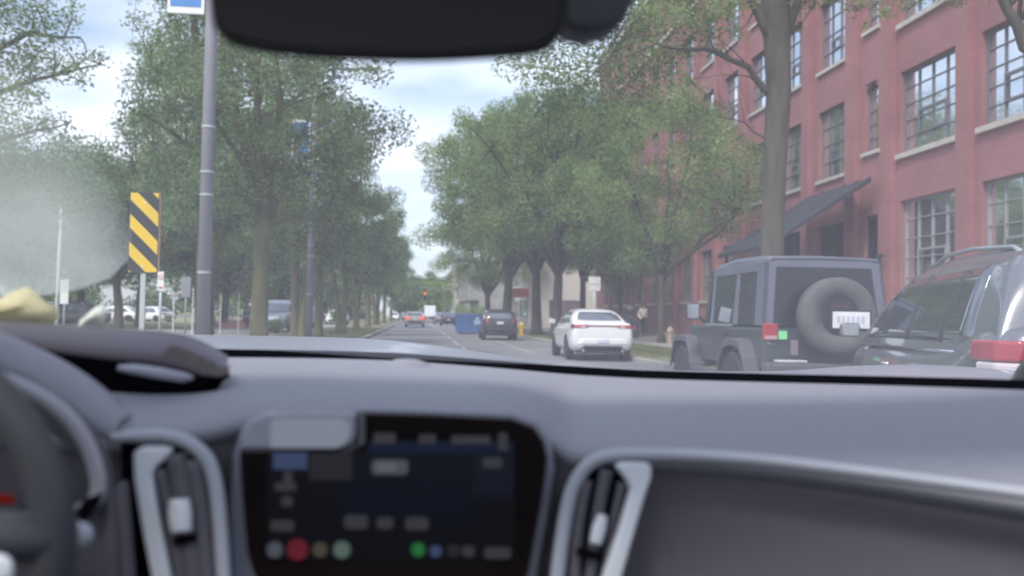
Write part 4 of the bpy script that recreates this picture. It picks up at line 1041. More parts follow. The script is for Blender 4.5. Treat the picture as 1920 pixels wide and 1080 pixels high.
# ---------------------------------------------------------------- people
skin_m = mat('skin', (.42, .26, .19), .6, var=.04)
hair_m = mat('hair_dark', (.03, .022, .018), .8)
def person(label, x, y, z, rz, shirt, trousers, walk=.18, arm=.25, hold=None, s=1.0, sleeves=True):
    t = thing('person', label, 'person', (x, y, z), rz); t.scale = (s, s, s)
    J = {'pel': (0, 0, .95), 'sp': (0, .01, 1.15), 'ch': (0, .01, 1.36), 'nk': (0, .01, 1.50), 'hd': (0, -.01, 1.60), 'hd2': (0, -.01, 1.68),
         'ls': (-.17, .01, 1.43), 'le': (-.24, .04 + arm * .2, 1.16), 'lw': (-.25, -.02 - arm * .6, .94), 'lh': (-.25, -.04 - arm * .7, .86),
         'rs': (.17, .01, 1.43), 're': (.24, .05, 1.16), 'rw': (.25, -.02 + arm * .5, .93), 'rh': (.25, -.03 + arm * .5, .85),
         'lp': (-.09, 0, .91), 'lk': (-.10, -walk * .7, .50), 'la': (-.10, -walk * .9, .08), 'lt': (-.10, -walk * .9 - .17, .035),
         'rp': (.09, 0, .91), 'rk': (.10, walk * .25, .50), 'ra': (.10, walk * 1.3, .10), 'rt': (.10, walk * 1.3 - .16, .035)}
    Rr = dict(pel=.15, sp=.135, ch=.155, nk=.055, hd=.085, hd2=.09, ls=.07, le=.048, lw=.035, lh=.04, rs=.07, re=.048, rw=.035, rh=.04, lp=.10, lk=.065, la=.045, lt=.04, rp=.10, rk=.065, ra=.045, rt=.04)
    def skin(names, edges, nm, m, grow=0, root=None):
        me = bpy.data.meshes.new(nm); idx = {k: i for i, k in enumerate(names)}
        me.from_pydata([J[k] for k in names], [(idx[a], idx[b]) for a, b in edges], []); me.materials.append(m)
        o = bpy.data.objects.new(nm, me); COL.objects.link(o); o.parent = t
        md = o.modifiers.new('skin', 'SKIN'); 
        for i, k in enumerate(names): me.skin_vertices[0].data[i].radius = (Rr[k] + grow, (Rr[k] + grow) * (.75 if k in ('pel', 'sp', 'ch') else 1)); me.skin_vertices[0].data[i].use_root = (k == (root or names[0]))
        o.modifiers.new('s', 'SUBSURF').levels = 1; o.modifiers['s'].render_levels = 2; md.use_smooth_shade = True
        bake(o); return o
    E = [('pel', 'sp'), ('sp', 'ch'), ('ch', 'nk'), ('nk', 'hd'), ('hd', 'hd2'), ('ch', 'ls'), ('ls', 'le'), ('le', 'lw'), ('lw', 'lh'), ('ch', 'rs'), ('rs', 're'), ('re', 'rw'), ('rw', 'rh'),
         ('pel', 'lp'), ('lp', 'lk'), ('lk', 'la'), ('la', 'lt'), ('pel', 'rp'), ('rp', 'rk'), ('rk', 'ra'), ('ra', 'rt')]
    b = skin(list(J), E, 'body', skin_m)
    skin(['pel', 'sp', 'ch', 'ls', 'le', 'rs', 're'] + (['lw', 'rw'] if sleeves else []), [('pel', 'sp'), ('sp', 'ch'), ('ch', 'ls'), ('ls', 'le'), ('ch', 'rs'), ('rs', 're')] + ([('le', 'lw'), ('re', 'rw')] if sleeves else []), 'shirt', shirt, .018)
    skin(['pel', 'lp', 'lk', 'la', 'rp', 'rk', 'ra'], [('pel', 'lp'), ('lp', 'lk'), ('lk', 'la'), ('pel', 'rp'), ('rp', 'rk'), ('rk', 'ra')], 'trousers', trousers, .022)
    hh = MB(); hh.lathe([(.0, .115), (.06, .105), (.095, .06), (.10, 0), (.085, -.03)], 12, 'Z', (0, .012, 1.665)); hh.build('hair', hair_m, t, smooth=True)
    for k in ('lt', 'rt'): MB().obox((J[k][0], J[k][1] + .06, .045), .10, .27, .09).build('shoe', black_p, t, bevel=.03)
    f = MB(); f.obox((0, -.105, 1.635), .028, .035, .045); f.build('nose', skin_m, b, bevel=.008)
    for s_ in (-1, 1): MB().obox((s_ * .033, -.096, 1.655), .024, .012, .012).build('eye', black_p, b, bevel=.004)
    MB().obox((0, -.094, 1.595), .05, .012, .01).build('mouth', mat('lip', (.3, .1, .09), .6) if 'lip' not in MATS else MATS['lip'], b)
    return t
ws = mat('pale_shirt', (.78, .74, .68), .8); dk = mat('navy_cloth', (.025, .03, .05), .85); dk2 = mat('dark_trousers', (.02, .022, .04), .85); bl = mat('teal_shirt', (.03, .10, .16), .85)
person('pedestrian in pale shirt and dark trousers walking by the brick wall', X_at(1206, 47), 47, .25, R(15), ws, dk2, .22, .3)
person('pedestrian in dark clothes walking just behind the white sedan', X_at(1180, 46), 46, .25, R(-10), dk, dk2, .18, .2)
person('figure in teal top standing by the red planting near the mossy trunk', X_at(463, 57), 57, .13, R(20), bl, dk2, .08, .3, s=.74)

car('parked_car', 'white parked car side on beside the striped marker post beyond the lawn', 'car', X_at(268, 84), 84, R(88), white_car, H=1.5)
car('parked_car', 'white parked car beyond the thin no parking sign', 'car', X_at(320, 88), 88, R(60), white_car, H=1.5)
_x = [o for o in COL.objects if o.name.startswith('silver_crossover')][0]
_gv = bvh_of([c for c in _x.children if c.name.startswith('roof') and 'rail' not in c.name][0])
for s_ in (-1, 1):
    for (ya, yb) in ((1.22, 1.30), (2.10, 2.17)):
        wrap(_gv, [(s_ * 1.5, ya, 1.075), (s_ * 1.5, yb, 1.075), (s_ * 1.5, yb - .03, 1.59), (s_ * 1.5, ya - .03, 1.59)], (-s_, 0, 0), 'window_pillar', trim_m, _x, .009, 2, 5)
for c_ in [c for c in _x.children if c.name.startswith(('tail_lamp', 'reversing_lamp'))]: bpy.data.objects.remove(c_)
for s_ in (-1, 1):
    pl_ = [(.918, .34), (.905, .2), (.875, .05), (.77, -.035), (.50, -.055), (.50, .05), (.70, .10), (.85, .34)]
    for (z0, z1, nm, mt_, k_) in ((.985, 1.11, 'tail_lamp', mat('lens_pinkish_red', (.40, .05, .07), .25, coat=.4), 1.0), (.80, .982, 'reversing_lamp', mat('lamp_milky', (.62, .56, .58), .25, coat=.5), .75)):
        MB().prism([(s_ * a, b if b < .3 else b * k_, z0) for a, b in pl_], (0, 0, z1 - z0)).build(nm, mt_, _x, bevel=.02, seg=3)
# ---------------------------------------------------------------- our own car: everything inside it moves together
dash_m = mat('dash_plastic', (.275, .278, .315), .62, var=.03, scale=60, bump=.05, spec=.35)
face_m = mat('dash_face_plastic', (.125, .115, .135), .7, var=.03, scale=60, spec=.3)
ring_m = mat('satin_silver', (.44, .46, .52), .7, metal=.0, var=.03)
ringd_m = mat('satin_grey', (.38, .38, .43), .42, metal=.2, var=.03)
blade_m = mat('bright_silver', (.80, .83, .88), .40, metal=.15, var=.03)
slat_m = mat('vent_plastic', (.12, .115, .135), .5, var=.04)
deep_m = mat('vent_cavity', (.005, .005, .008), .95, spec=.0)
piano = mat('piano_black', (.012, .008, .008), .12, var=.1)
lining_m = mat('roof_lining', (.20, .19, .18), .95)
seat_m = mat('seat_fabric', (.05, .05, .055), .9)
wheelm = mat('steering_leather', (.055, .057, .066), .55, var=.05)
hood_p = mat('bonnet_paint', (.30, .31, .36), .42, metal=.2, coat=.3, var=.05)
frit_m = mat('glass_frit', (.004, .004, .006), 1.0, spec=0)
cabin = thing('car_interior', 'our own car seen from the seats, with grey dashboard, dark touchscreen, silver vents and mirror', 'car')

def net(cols, rowsf):
    return [[at(px, py, Y) for (px, py, Y) in r] for r in rowsf]
def interp(tab, x):
    for (a, b), (c, d) in zip(tab, tab[1:]):
        if x <= c: return b + (d - b) * max(0, (x - a)) / (c - a)
    return tab[-1][1]
cols = [-260, -60, 100, 250, 360, 440, 520, 620, 740, 860, 960, 1030, 1070, 1120, 1200, 1320, 1480, 1660, 1820, 1960, 2180]
FY = [(-260, 648), (100, 656), (300, 661), (440, 665), (600, 667), (740, 671), (900, 683), (1030, 694), (1200, 704), (1400, 710), (1650, 715), (1920, 722), (2180, 732)]
FD = [(-260, 1.0), (100, 1.22), (440, 1.40), (740, 1.46), (1000, 1.45), (1300, 1.36), (1650, 1.22), (1920, 1.08), (2180, .96)]
CY = [(-260, 770), (100, 800), (250, 812), (330, 806), (440, 775), (520, 764), (740, 766), (960, 770), (1030, 800), (1070, 840), (1120, 838), (1200, 836), (1320, 841), (1480, 856), (1660, 880), (1820, 905), (1960, 926), (2180, 960)]
CD = [(-260, .80), (100, .84), (440, .86), (740, .87), (1000, .86), (1320, .82), (1660, .76), (1960, .70), (2180, .66)]
def dashrow(f):
    r = []
    for px in cols:
        a = at(px, interp(FY, px), interp(FD, px)); b = at(px, interp(CY, px), interp(CD, px)); r.append(f(px, a, b))
    return r
top = []
top.append(dashrow(lambda px, a, b: a + Vector((0, .01, -.05))))
top.append(dashrow(lambda px, a, b: a + Vector((0, 0, -.004))))
for t_, dz in ((.06, .0), (.25, .004), (.5, .008), (.75, .010), (.93, .006)):
    top.append(dashrow(lambda px, a, b, t_=t_, dz=dz: a.lerp(b, t_) + Vector((0, 0, dz))))
top.append(dashrow(lambda px, a, b: b + Vector((0, 0, -.002))))
top.append(dashrow(lambda px, a, b: b + Vector((0, -.004, -.014))))
top.append(dashrow(lambda px, a, b: b + Vector((0, .006, -.022))))
mb = MB(); mb.grid(top)
dash = mb.build('dashboard', dash_m, cabin, sub=2)
low = [dashrow(lambda px, a, b: b + Vector((0, .02, -.016))), dashrow(lambda px, a, b: b + Vector((0, .008, -.018))), dashrow(lambda px, a, b: b + Vector((0, .010, -.022))), dashrow(lambda px, a, b: b + Vector((0, .016, -.06))),
       dashrow(lambda px, a, b: b + Vector((0, .020, -.16))), dashrow(lambda px, a, b: b + Vector((0, -.02, -.30)))]
mb = MB(); mb.grid(low); mb.build('glovebox_panel', face_m, dash, sub=2)
# sensor bump and defroster grille
p = at(762, 699, 1.30); m_ = MB(); m_.lathe([(.040, -.02), (.040, .004), (.032, .014), (.015, .019), (0.001, .020)], 20, 'Z', p); m_.build('light_sensor', dash_m, dash, smooth=True)
p = at(800, 706, 1.16); m_ = MB(); m_.lathe([(.05, -.02), (.05, .000), (.04, .003)], 20, 'Z', (0, 0, 0)); o = m_.build('sensor_bezel', face_m, dash, smooth=False); o.location = at(800, 722, 1.16) + Vector((0, 0, -.001)); o.scale = (1.6, .8, 1)
# glass frit: dark strip between dash and bonnet
fr = []
for dy, dY, dz in ((-10, .06, 0), (3, .03, 0), (6, .03, -.05)):
    fr.append([at(px, interp(FY, px) + dy, interp(FD, px) + dY) + Vector((0, 0, dz)) for px in cols])
MB().grid(fr).build('frit_band', frit_m, cabin, smooth=True)

# bonnet
RI = [(-300, 620), (0, 615), (200, 620), (300, 623), (400, 626), (520, 628), (650, 630), (740, 635), (860, 652), (1000, 673), (1120, 686), (1250, 693), (1400, 697), (1520, 697), (1600, 689), (1680, 683), (1780, 682), (1860, 688), (1960, 700), (2200, 730)]
hc = [-260, -60, 120, 260, 380, 480, 580, 680, 760, 840, 930, 1030, 1130, 1250, 1380, 1500, 1580, 1660, 1760, 1850, 1960, 2180]
def hrow(Y, dz): return [at(px, interp(RI, px), Y) + Vector((0, 0, dz)) for px in hc]
rows = []
for (Y, dz) in ((1.62, -.055), (1.75, -.02), (2.0, -.008), (2.35, .0), (2.6, -.012), (2.85, -.07), (3.0, -.18), (3.06, -.34)):
    rows.append([at(px, interp(RI, px), 2.35) * 1 + Vector((0, 0, 0)) for px in hc])
    for i in range(len(hc)):
        b_ = rows[-1][i]; k = Y / 2.35
        # keep the true plan position, let the sheet fall away before and behind the crest
        rows[-1][i] = Vector((b_.x, Y, b_.z + dz))
MB().grid(rows).build('bonnet', hood_p, cabin, sub=2)
# wiper cowl
MB().grid([[Vector((x, 1.52, 1.045)) for x in (-.75, 0, .75)], [Vector((x, 1.66, 1.055)) for x in (-.75, 0, .75)]]).build('cowl', trim_m, cabin, solid=.01)

# windscreen: thin tinted slab that carries a faint veil
wsm = volume_mat('windscreen_glass', (.88, .90, 1.0), 13.5)
Z0, Y0, Z1, Y1 = 1.085, 1.56, 1.56, .74
n_ = Vector((0, (Z1 - Z0), (Y0 - Y1))).normalized()
w_ = MB(); w_.prism([Vector((-1.02, Y0, Z0)), Vector((1.08, Y0, Z0)), Vector((.66, Y1, Z1)), Vector((-.66, Y1, Z1))], n_ * .006)
w_.build('windscreen', wsm, cabin)
# windscreen glare imitated by a pale scattering film on the glass, park side
def on_glass(px, py, off):
    d = ROT @ Vector(((px - 960) / FPX, (540 - py) / FPX, -1))
    P0 = Vector((0, Y0, Z0)) + n_ * off
    return EYE + d * ((P0 - EYE).dot(n_) / d.dot(n_))
glare_m = volume_mat('glass_glare', (.97, 1.0, .93), 60.0)
_n = glare_m.node_tree.nodes; _l = glare_m.node_tree.links; _v = [q for q in _n if q.type == 'PRINCIPLED_VOLUME'][0]
_t = _n.new('ShaderNodeTexCoord'); _s = _n.new('ShaderNodeSeparateXYZ'); _r = _n.new('ShaderNodeMapRange')   # the imitated glare fades out towards the top
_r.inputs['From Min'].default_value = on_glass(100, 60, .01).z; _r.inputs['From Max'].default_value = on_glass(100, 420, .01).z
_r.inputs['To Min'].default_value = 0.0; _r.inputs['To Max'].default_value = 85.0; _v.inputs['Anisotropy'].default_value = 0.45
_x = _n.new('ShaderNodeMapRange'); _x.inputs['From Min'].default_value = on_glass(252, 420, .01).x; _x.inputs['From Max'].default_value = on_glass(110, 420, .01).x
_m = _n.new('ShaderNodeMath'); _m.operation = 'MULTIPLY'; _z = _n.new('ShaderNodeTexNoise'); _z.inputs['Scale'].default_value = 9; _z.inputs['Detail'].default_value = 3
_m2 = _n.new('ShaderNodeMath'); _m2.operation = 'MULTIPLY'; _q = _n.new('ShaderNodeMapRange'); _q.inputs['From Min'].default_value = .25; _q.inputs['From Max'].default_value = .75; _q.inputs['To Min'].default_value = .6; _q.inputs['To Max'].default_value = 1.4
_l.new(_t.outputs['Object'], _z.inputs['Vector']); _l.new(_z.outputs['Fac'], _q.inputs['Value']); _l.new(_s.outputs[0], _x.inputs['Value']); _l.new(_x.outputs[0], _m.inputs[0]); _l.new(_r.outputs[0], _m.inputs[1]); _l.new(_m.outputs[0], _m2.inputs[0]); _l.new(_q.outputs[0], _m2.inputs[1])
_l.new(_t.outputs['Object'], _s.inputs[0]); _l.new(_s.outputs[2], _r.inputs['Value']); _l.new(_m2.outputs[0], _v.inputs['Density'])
pts = [(-220, 40), (-60, 40), (120, 60), (175, 180), (200, 260), (215, 330), (238, 390), (247, 440), (240, 490), (205, 525), (150, 545), (90, 556), (-20, 560), (-220, 560)]
w_ = MB(); w_.prism([on_glass(a, b, .009) for a, b in pts], n_ * .006); w_.build('glare_patch', glare_m, cabin)
# header, pillars, roof, doors, rear
MB().box(-.66, .66, .66, .76, 1.545, 1.60).build('roof_header', lining_m, cabin, bevel=.01)
MB().box(-.66, .66, .42, .655, 1.565, 1.60).build('roof_lining', lining_m, cabin, bevel=.01)
MB().box(-.66, .66, -1.6, -.75, 1.565, 1.60).build('roof_lining', lining_m, cabin, bevel=.01)  # opening ahead of this panel is added, to let light onto the dash faces
for s_ in (-1, 1): MB().box(s_ * .60 - .06, s_ * .60 + .06, -.745, .415, 1.565, 1.60).build('roof_side_rail', lining_m, cabin, bevel=.01)
for s_ in (-1, 1):
    MB().tube([(s_ * .70, .70, 1.57), (s_ * 1.0, 1.25, 1.25), (s_ * 1.12, 1.56, 1.07)], [.035, .04, .045], 8).build('windscreen_pillar', lining_m, cabin, smooth=True)
    MB().box(s_ * .93 - .04, s_ * .93 + .04, -1.6, .95, .35, 1.02).build('door_panel', face_m, cabin, bevel=.03)
    MB().tube([(s_ * .68, -.35, 1.58), (s_ * .90, -.38, 1.0)], .05, 8).build('door_pillar', lining_m, cabin, smooth=True)
    MB().tube([(s_ * .68, -1.55, 1.58), (s_ * .90, -1.7, 1.0)], .08, 8).build('rear_pillar', lining_m, cabin, smooth=True)
    MB().box(s_ * .45 - .26, s_ * .45 + .26, -.62, -.45, .45, 1.12).build('seat_back', seat_m, cabin, bevel=.08, seg=3)
    MB().box(s_ * .45 - .13, s_ * .45 + .13, -.60, -.50, 1.18, 1.36).build('head_rest', seat_m, cabin, bevel=.04, seg=3)
MB().box(-.88, .88, -1.75, -1.55, .35, 1.12).build('rear_bench', seat_m, cabin, bevel=.06)
MB().box(-.9, .9, -1.6, 1.0, .28, .33).build('floor_carpet', seat_m, cabin)

def pxpoly(name, pts, Y, m, par, thick=.012, bevel=.004, dY=0, tilt=0):
    """a flat moulded piece whose outline is set at distance Y, with real thickness"""
    P = [at(a, b, Y) for a, b in pts]
    if tilt: P = [p + Vector((0, (p.z - P[0].z) * tilt, 0)) for p in P]
    return MB().prism(P, (0, thick, 0)).build(name, m, par, bevel=bevel, seg=2)
def ribbon(name, pts, Y, wid, m, par, thick=.008, n=5, Yf=None):
    """a raised moulded band following a line; wid in photo pixels, may vary"""
    c2 = smooth_path([(a, b, 0) for a, b in pts], n); m2 = len(c2)
    if not hasattr(wid, '__len__'): wid = [wid] * len(pts)
    rows = []
    for i, p in enumerate(c2):
        tn = (c2[min(i + 1, m2 - 1)] - c2[max(i - 1, 0)]).normalized(); nr = Vector((-tn.y, tn.x, 0))
        f = i / (m2 - 1) * (len(wid) - 1); j = min(int(f), len(wid) - 2); w0 = wid[j] + (wid[j + 1] - wid[j]) * (f - j)
        Yp = Yf(p.x) if Yf else Y
        r = []
        for s_, d in ((-1, .0), (-.86, -thick * .7), (-.4, -thick), (.4, -thick), (.86, -thick * .7), (1, 0)):
            q = p + nr * (w0 / 2 * s_); r.append(at(q.x, q.y, Yp + d))
        rows.append(r)
    mb = MB(); mb.grid(rows); return mb.build(name, m, par, smooth=True, solid=.004)

# ---- touchscreen
Ys = .838
ts = pxpoly('touchscreen', [(672, 772), (800, 775), (960, 783), (1003, 800), (1022, 828), (1028, 860), (1018, 930), (1003, 1010), (992, 1070), (975, 1120), (500, 1110), (476, 1080), (464, 1040), (456, 960), (450, 880), (449, 842), (652, 842), (668, 835)], Ys, piano, cabin, .02, .002)
# grey surround of the screen with the pale upper corner piece painting a glass reflection
pxpoly('screen_surround', [(430, 1140), (425, 960), (436, 850), (452, 800), (480, 778), (530, 768), (700, 766), (960, 774), (1010, 790), (1036, 830), (1042, 880), (1028, 980), (1012, 1060), (1000, 1140)], Ys + .008, mat('surround_grey', (.26, .26, .31), .6), cabin, .05, .006)
pxpoly('corner_reflection', [(452, 842), (452, 815), (466, 790), (500, 776), (600, 774), (667, 774), (667, 815), (660, 832), (640, 841)], Ys - .002, mat('reflection_grey', (.36, .37, .43), .5), ts, .018, .003)  # pale plate stands in for a reflection on the screen's corner
pxpoly('reflection_core', [(506, 841), (506, 796), (512, 788), (640, 786), (655, 796), (656, 818), (648, 832), (632, 841)], Ys - .0045, mat('reflection_pale', (.56, .57, .60), .5), ts, .002, .0006)  # brighter part of the same painted reflection
pxpoly('edge_strip', [(684, 776), (684, 832), (672, 838), (672, 776)], Ys - .002, slat_m, ts, .002, .0005)
def glow(nm, col, e=1.0): return mat(nm, tuple(c * .12 for c in col), .3, emit=col, estr=e * .22, var=.02)
g_navy = glow('ui_navy', (.008, .012, .03), .7); g_dark = glow('ui_dark', (.012, .012, .022), .6); g_blue = glow('ui_blue', (.012, .025, .08), .8); g_tile = glow('ui_tile', (.12, .17, .36), .8)
g_text = glow('ui_text', (.17, .18, .22), 1.0); g_dim = glow('ui_dim_text', (.09, .09, .11), 1.0); g_red = glow('ui_red', (.30, .03, .06), .9); g_green = glow('ui_green', (.05, .34, .10), .9); g_tan = glow('ui_tan', (.16, .14, .10), .9); g_mint = glow('ui_mint', (.22, .32, .28), .9)
g_grey = glow('ui_grey', (.055, .052, .07), .8)
# displayed picture (lit): areas, icons, blocks of small text
def ui(name, x0, y0, x1, y1, m, d=.0035, r=0):
    if r:
        P = []
        for (cx, cy, a0) in ((x1 - r, y0 + r, -90), (x1 - r, y1 - r, 0), (x0 + r, y1 - r, 90), (x0 + r, y0 + r, 180)):
            for k in range(5): a = R(a0 + k * 22.5); P.append((cx + r * math.cos(a), cy + r * math.sin(a)))
        return pxpoly(name, P, Ys - d, m, ts, .0008, 0)
    return pxpoly(name, [(x0, y0), (x1, y0), (x1, y1), (x0, y1)], Ys - d, m, ts, .0008, 0)
ui('display', 500, 846, 965, 1050, g_dark, .002)
ui('display_header', 690, 828, 963, 850, g_blue, .0035)
ui('map_area', 640, 852, 880, 975, g_navy, .0032)
ui('side_panel', 885, 855, 963, 930, glow('ui_panel', (.018, .02, .045), .7), .0032)
ui('status_tile', 512, 848, 576, 880, g_tile, .0045)
ui('grey_area', 580, 850, 660, 900, g_grey, .0037)
for (a, b, c, d) in ((700, 812, 742, 832), (785, 815, 818, 832), (845, 817, 920, 833), (934, 812, 952, 845)): ui('header_label', a, b, c, d, g_dim, .0052, 5)
ui('main_label', 697, 862, 765, 890, g_text, .0052, 8); ui('main_label', 706, 868, 742, 884, glow('ui_bright', (.26, .27, .32), 1), .0062, 5)
ui('side_label', 905, 858, 942, 878, g_dim, .0052, 6)
for (a, b, c, d) in ((531, 884, 549, 905), (515, 905, 556, 921), (527, 931, 549, 950), (507, 976, 552, 996)): ui('list_label', a, b, c, d, g_dim, .0052, 6)
for (a, b, c, d) in ((645, 966, 690, 992), (706, 970, 738, 992), (760, 970, 804, 994)): ui('button_label', a, b, c, d, g_dim, .0052, 8)
for (cx, m, r_) in ((515, g_text, 15), (558, g_red, 20), (600, g_tan, 14), (641, g_mint, 16), (784, g_green, 13)): ui('app_icon', cx - r_, 1031 - r_, cx + r_, 1031 + r_, m, .0052, r_ - .5)
for (a, b, c, d, m) in ((806, 1024, 828, 1044, g_tile), (838, 1022, 862, 1044, g_grey), (866, 1024, 890, 1044, g_dim), (908, 1026, 958, 1048, g_dim)): ui('status_icon', a, b, c, d, m, .0052, 7)

# ---- vents
def vent(mir, label):
    f = (lambda a, b: (a, b))
    t = None
# ring of the driver side vent and of the passenger side vent (the latter runs on as a trim strip)
v1 = pxpoly('air_vent', [(230, 1150), (225, 830), (300, 822), (362, 838), (398, 880), (412, 960), (425, 1150)], .842, deep_m, cabin, .05, .003)
ribbon('vent_ring', [(206, 822), (250, 818), (310, 818), (355, 832), (388, 862), (404, 910), (412, 980), (418, 1060), (424, 1150)], .828, [16, 24, 26, 28, 30, 30, 30, 30, 30], ring_m, v1, .012)
pxpoly('vent_blade', [(248, 850), (262, 838), (300, 838), (323, 842), (316, 856), (290, 878), (284, 890), (290, 930), (304, 1000), (319, 1080), (330, 1150), (298, 1150), (282, 1080), (262, 980), (250, 900)], .822, blade_m, v1, .012, .003)
for (pts, w_) in (([(300, 880), (318, 960), (335, 1060), (348, 1150)], 26), ([(330, 850), (345, 940), (358, 1040), (370, 1150)], 28), ([(362, 862), (376, 950), (386, 1050), (396, 1150)], 24)):
    ribbon('slat', pts, .834, w_, slat_m, v1, .010)
ribbon('vent_tab', [(337, 936), (338, 965), (340, 996)], .820, [22, 30, 24], blade_m, v1, .008)
ribbon('tab_gap', [(345, 1004), (348, 1018)], .822, 30, deep_m, v1, .002)
YF = lambda px: interp([(1000, .835), (1320, .80), (1660, .742), (1960, .684), (2180, .645)], px)
v2 = pxpoly('air_vent', [(1035, 1150), (1052, 960), (1072, 900), (1105, 868), (1180, 858), (1205, 880), (1180, 960), (1130, 1150)], .842, deep_m, cabin, .05, .003)
ribbon('vent_ring', [(1038, 1150), (1048, 1060), (1062, 960), (1078, 905), (1108, 868), (1150, 854), (1210, 852), (1300, 854), (1420, 862), (1560, 878), (1700, 896), (1820, 912), (1950, 930), (2100, 955)], .83, [30, 30, 28, 27, 26, 25, 24, 24, 23, 23, 23, 23, 24, 24], ring_m, v2, .012, Yf=YF)
pxpoly('vent_blade', [(1153, 872), (1170, 866), (1214, 866), (1223, 876), (1222, 896), (1211, 928), (1190, 1000), (1168, 1077), (1146, 1150), (1110, 1150), (1134, 1077), (1160, 1000), (1184, 919), (1176, 902)], .806, blade_m, v2, .012, .003)
for (pts, w_) in (([(1100, 900), (1086, 980), (1072, 1150)], 24), ([(1138, 880), (1120, 970), (1100, 1150)], 26), ([(1168, 905), (1150, 990), (1124, 1150)], 22)):
    ribbon('slat', pts, .832, w_, slat_m, v2, .010)
ribbon('vent_tab', [(1130, 966), (1123, 992), (1116, 1020)], .818, [20, 28, 24], blade_m, v2, .008)
ribbon('tab_gap', [(1104, 1030), (1100, 1044)], .82, 30, deep_m, v2, .002)

# ---- instrument cluster with hood, bezel and gauge light
cl_ = pxpoly('instrument_cluster', [(-300, 1200), (-300, 700), (0, 700), (110, 740), (180, 800), (215, 870), (230, 1200)], .93, deep_m, cabin, .05, .004)
def strip2(name, A_, B_, YA, YB, m, par, bulge=.02, nu=40):
    """curved moulded surface between two lines, the first at distance YA, the second at YB"""
    a = smooth_path([(x, y, 0) for x, y in A_], 6); b = smooth_path([(x, y, 0) for x, y in B_], 6)
    rows = []
    for k in range(7):
        t = k / 6; r = []
        for i in range(nu + 1):
            p = a[int(i / nu * (len(a) - 1))]; q = b[int(i / nu * (len(b) - 1))]
            pa = at(p.x, p.y, YA); pb = at(q.x, q.y, YB)
            r.append(pa.lerp(pb, t) + Vector((0, -bulge * math.sin(math.pi * t), bulge * .8 * math.sin(math.pi * t))))
        rows.append(r)
    mb = MB(); mb.grid(rows); return mb.build(name, m, par, smooth=True, solid=.006)
strip2('cluster_hood', [(-200, 560), (-60, 600), (0, 622), (90, 660), (160, 700), (215, 742), (250, 770), (280, 792)], [(-200, 640), (-60, 665), (0, 690), (70, 728), (130, 768), (172, 800), (196, 815), (212, 822)], .93, .84, dash_m, cl_, .018)
strip2('cluster_rim', [(-200, 650), (-60, 672), (0, 694), (70, 732), (130, 772), (180, 812), (205, 860), (222, 1000), (226, 1150)], [(-200, 700), (-60, 712), (0, 735), (60, 770), (120, 812), (160, 850), (182, 900), (196, 1010), (200, 1150)], .80, .82, face_m, cl_, .006)
ribbon('cluster_bezel', [(-60, 690), (10, 712), (75, 742), (130, 785), (165, 835), (182, 885), (184, 925), (168, 948), (135, 958)], .80, [26, 28, 30, 32, 34, 34, 34, 30, 20], ringd_m, cl_, .012)
pxpoly('lower_shroud', [(90, 1150), (95, 960), (160, 950), (230, 900), (250, 1150)], .80, face_m, cl_, .02, .006)
ui_ = pxpoly('gauge_light', [(-20, 924), (22, 930), (24, 950), (-20, 952)], .80, glow('gauge_red', (.3, .02, .015), .9), cl_, .004, 0)
# ---- steering wheel
cs = at(-330, 1010, .66); r0 = 385 * .66 / FPX
sw = MB(); sw.tube([cs + Vector((r0 * math.cos(a), -.25 * r0 * math.sin(a) * .6, r0 * math.sin(a))) for a in (2 * math.pi * k / 48 for k in range(48))], 0.0145, 12, closed=True)
sw = sw.build('steering_wheel', wheelm, cabin, smooth=True)
MB().lathe([(.06, -.02), (.075, 0), (.06, .03)], 20, 'Y', cs).build('hub', wheelm, sw, smooth=True)
for a in (0, 180, 270):
    e = cs + Vector((r0 * math.cos(R(a)), 0, r0 * math.sin(R(a)))); MB().tube([cs, cs.lerp(e, .6), e], [.022, .02, .016], 8).build('spoke', wheelm, sw, smooth=True)
pxpoly('wheel_button', [(-40, 1040), (8, 1042), (22, 1058), (20, 1090), (-40, 1090)], .625, blade_m, sw, .006, .003)
# ---- stalk
st_ = MB().tube([at(-60, 960, .76), at(60, 970, .75), at(130, 985, .74)], [.008, .009, .010], 10).build('wiper_stalk', black_p, cabin, smooth=True)
m_ = MB(); a = at(128, 1020, .735); b = at(166, 990, .735); m_.tube([a.lerp(b, -.05), a.lerp(b, .15), a.lerp(b, .85), a.lerp(b, 1.05)], [.004, .009, .009, .004], 12); m_.build('stalk_end', ring_m, st_, smooth=True)
pxpoly('ignition_slot', [(140, 960), (160, 935), (190, 925), (182, 950), (150, 985)], .785, deep_m, cabin, .004, 0)

# ---- mirror
mo_ = smooth_path([(382, -120, 0), (388, -20, 0), (393, 26, 0), (405, 54, 0), (440, 70, 0), (520, 84, 0), (640, 93, 0), (780, 97, 0), (900, 93, 0), (1000, 84, 0), (1042, 70, 0), (1060, 42, 0), (1068, 0, 0), (1078, -120, 0)], 4)
Ymr = .56
mb = MB().prism([at(p.x, p.y, Ymr) for p in mo_], (0, .03, 0)); mir = mb.build('rear_view_mirror', mat('mirror_shell', (.008, .007, .008), .7, spec=.2), cabin, bevel=.006, seg=3)
ctr = Vector((730, -10, 0))
mirror_glass = mat('mirror_glass', (.010, .0075, .0075), .3, spec=.15, var=.02)
MB().prism([at(*(ctr + (p - ctr) * .965)[:2], Ymr - .002) for p in mo_], (0, .0018, 0)).build('mirror_glass', mirror_glass, mir)
pxpoly('sensor_housing', [(1040, -120), (1046, 30), (1066, 54), (1110, 60), (1150, 50), (1178, 30), (1200, -30), (1215, -120)], .66, mat('sensor_grey', (.055, .052, .065), .6), mir, .04, .01)
MB().tube([at(730, -60, .58), at(730, -160, .66)], .012, 8).build('mirror_arm', black_p, mir)

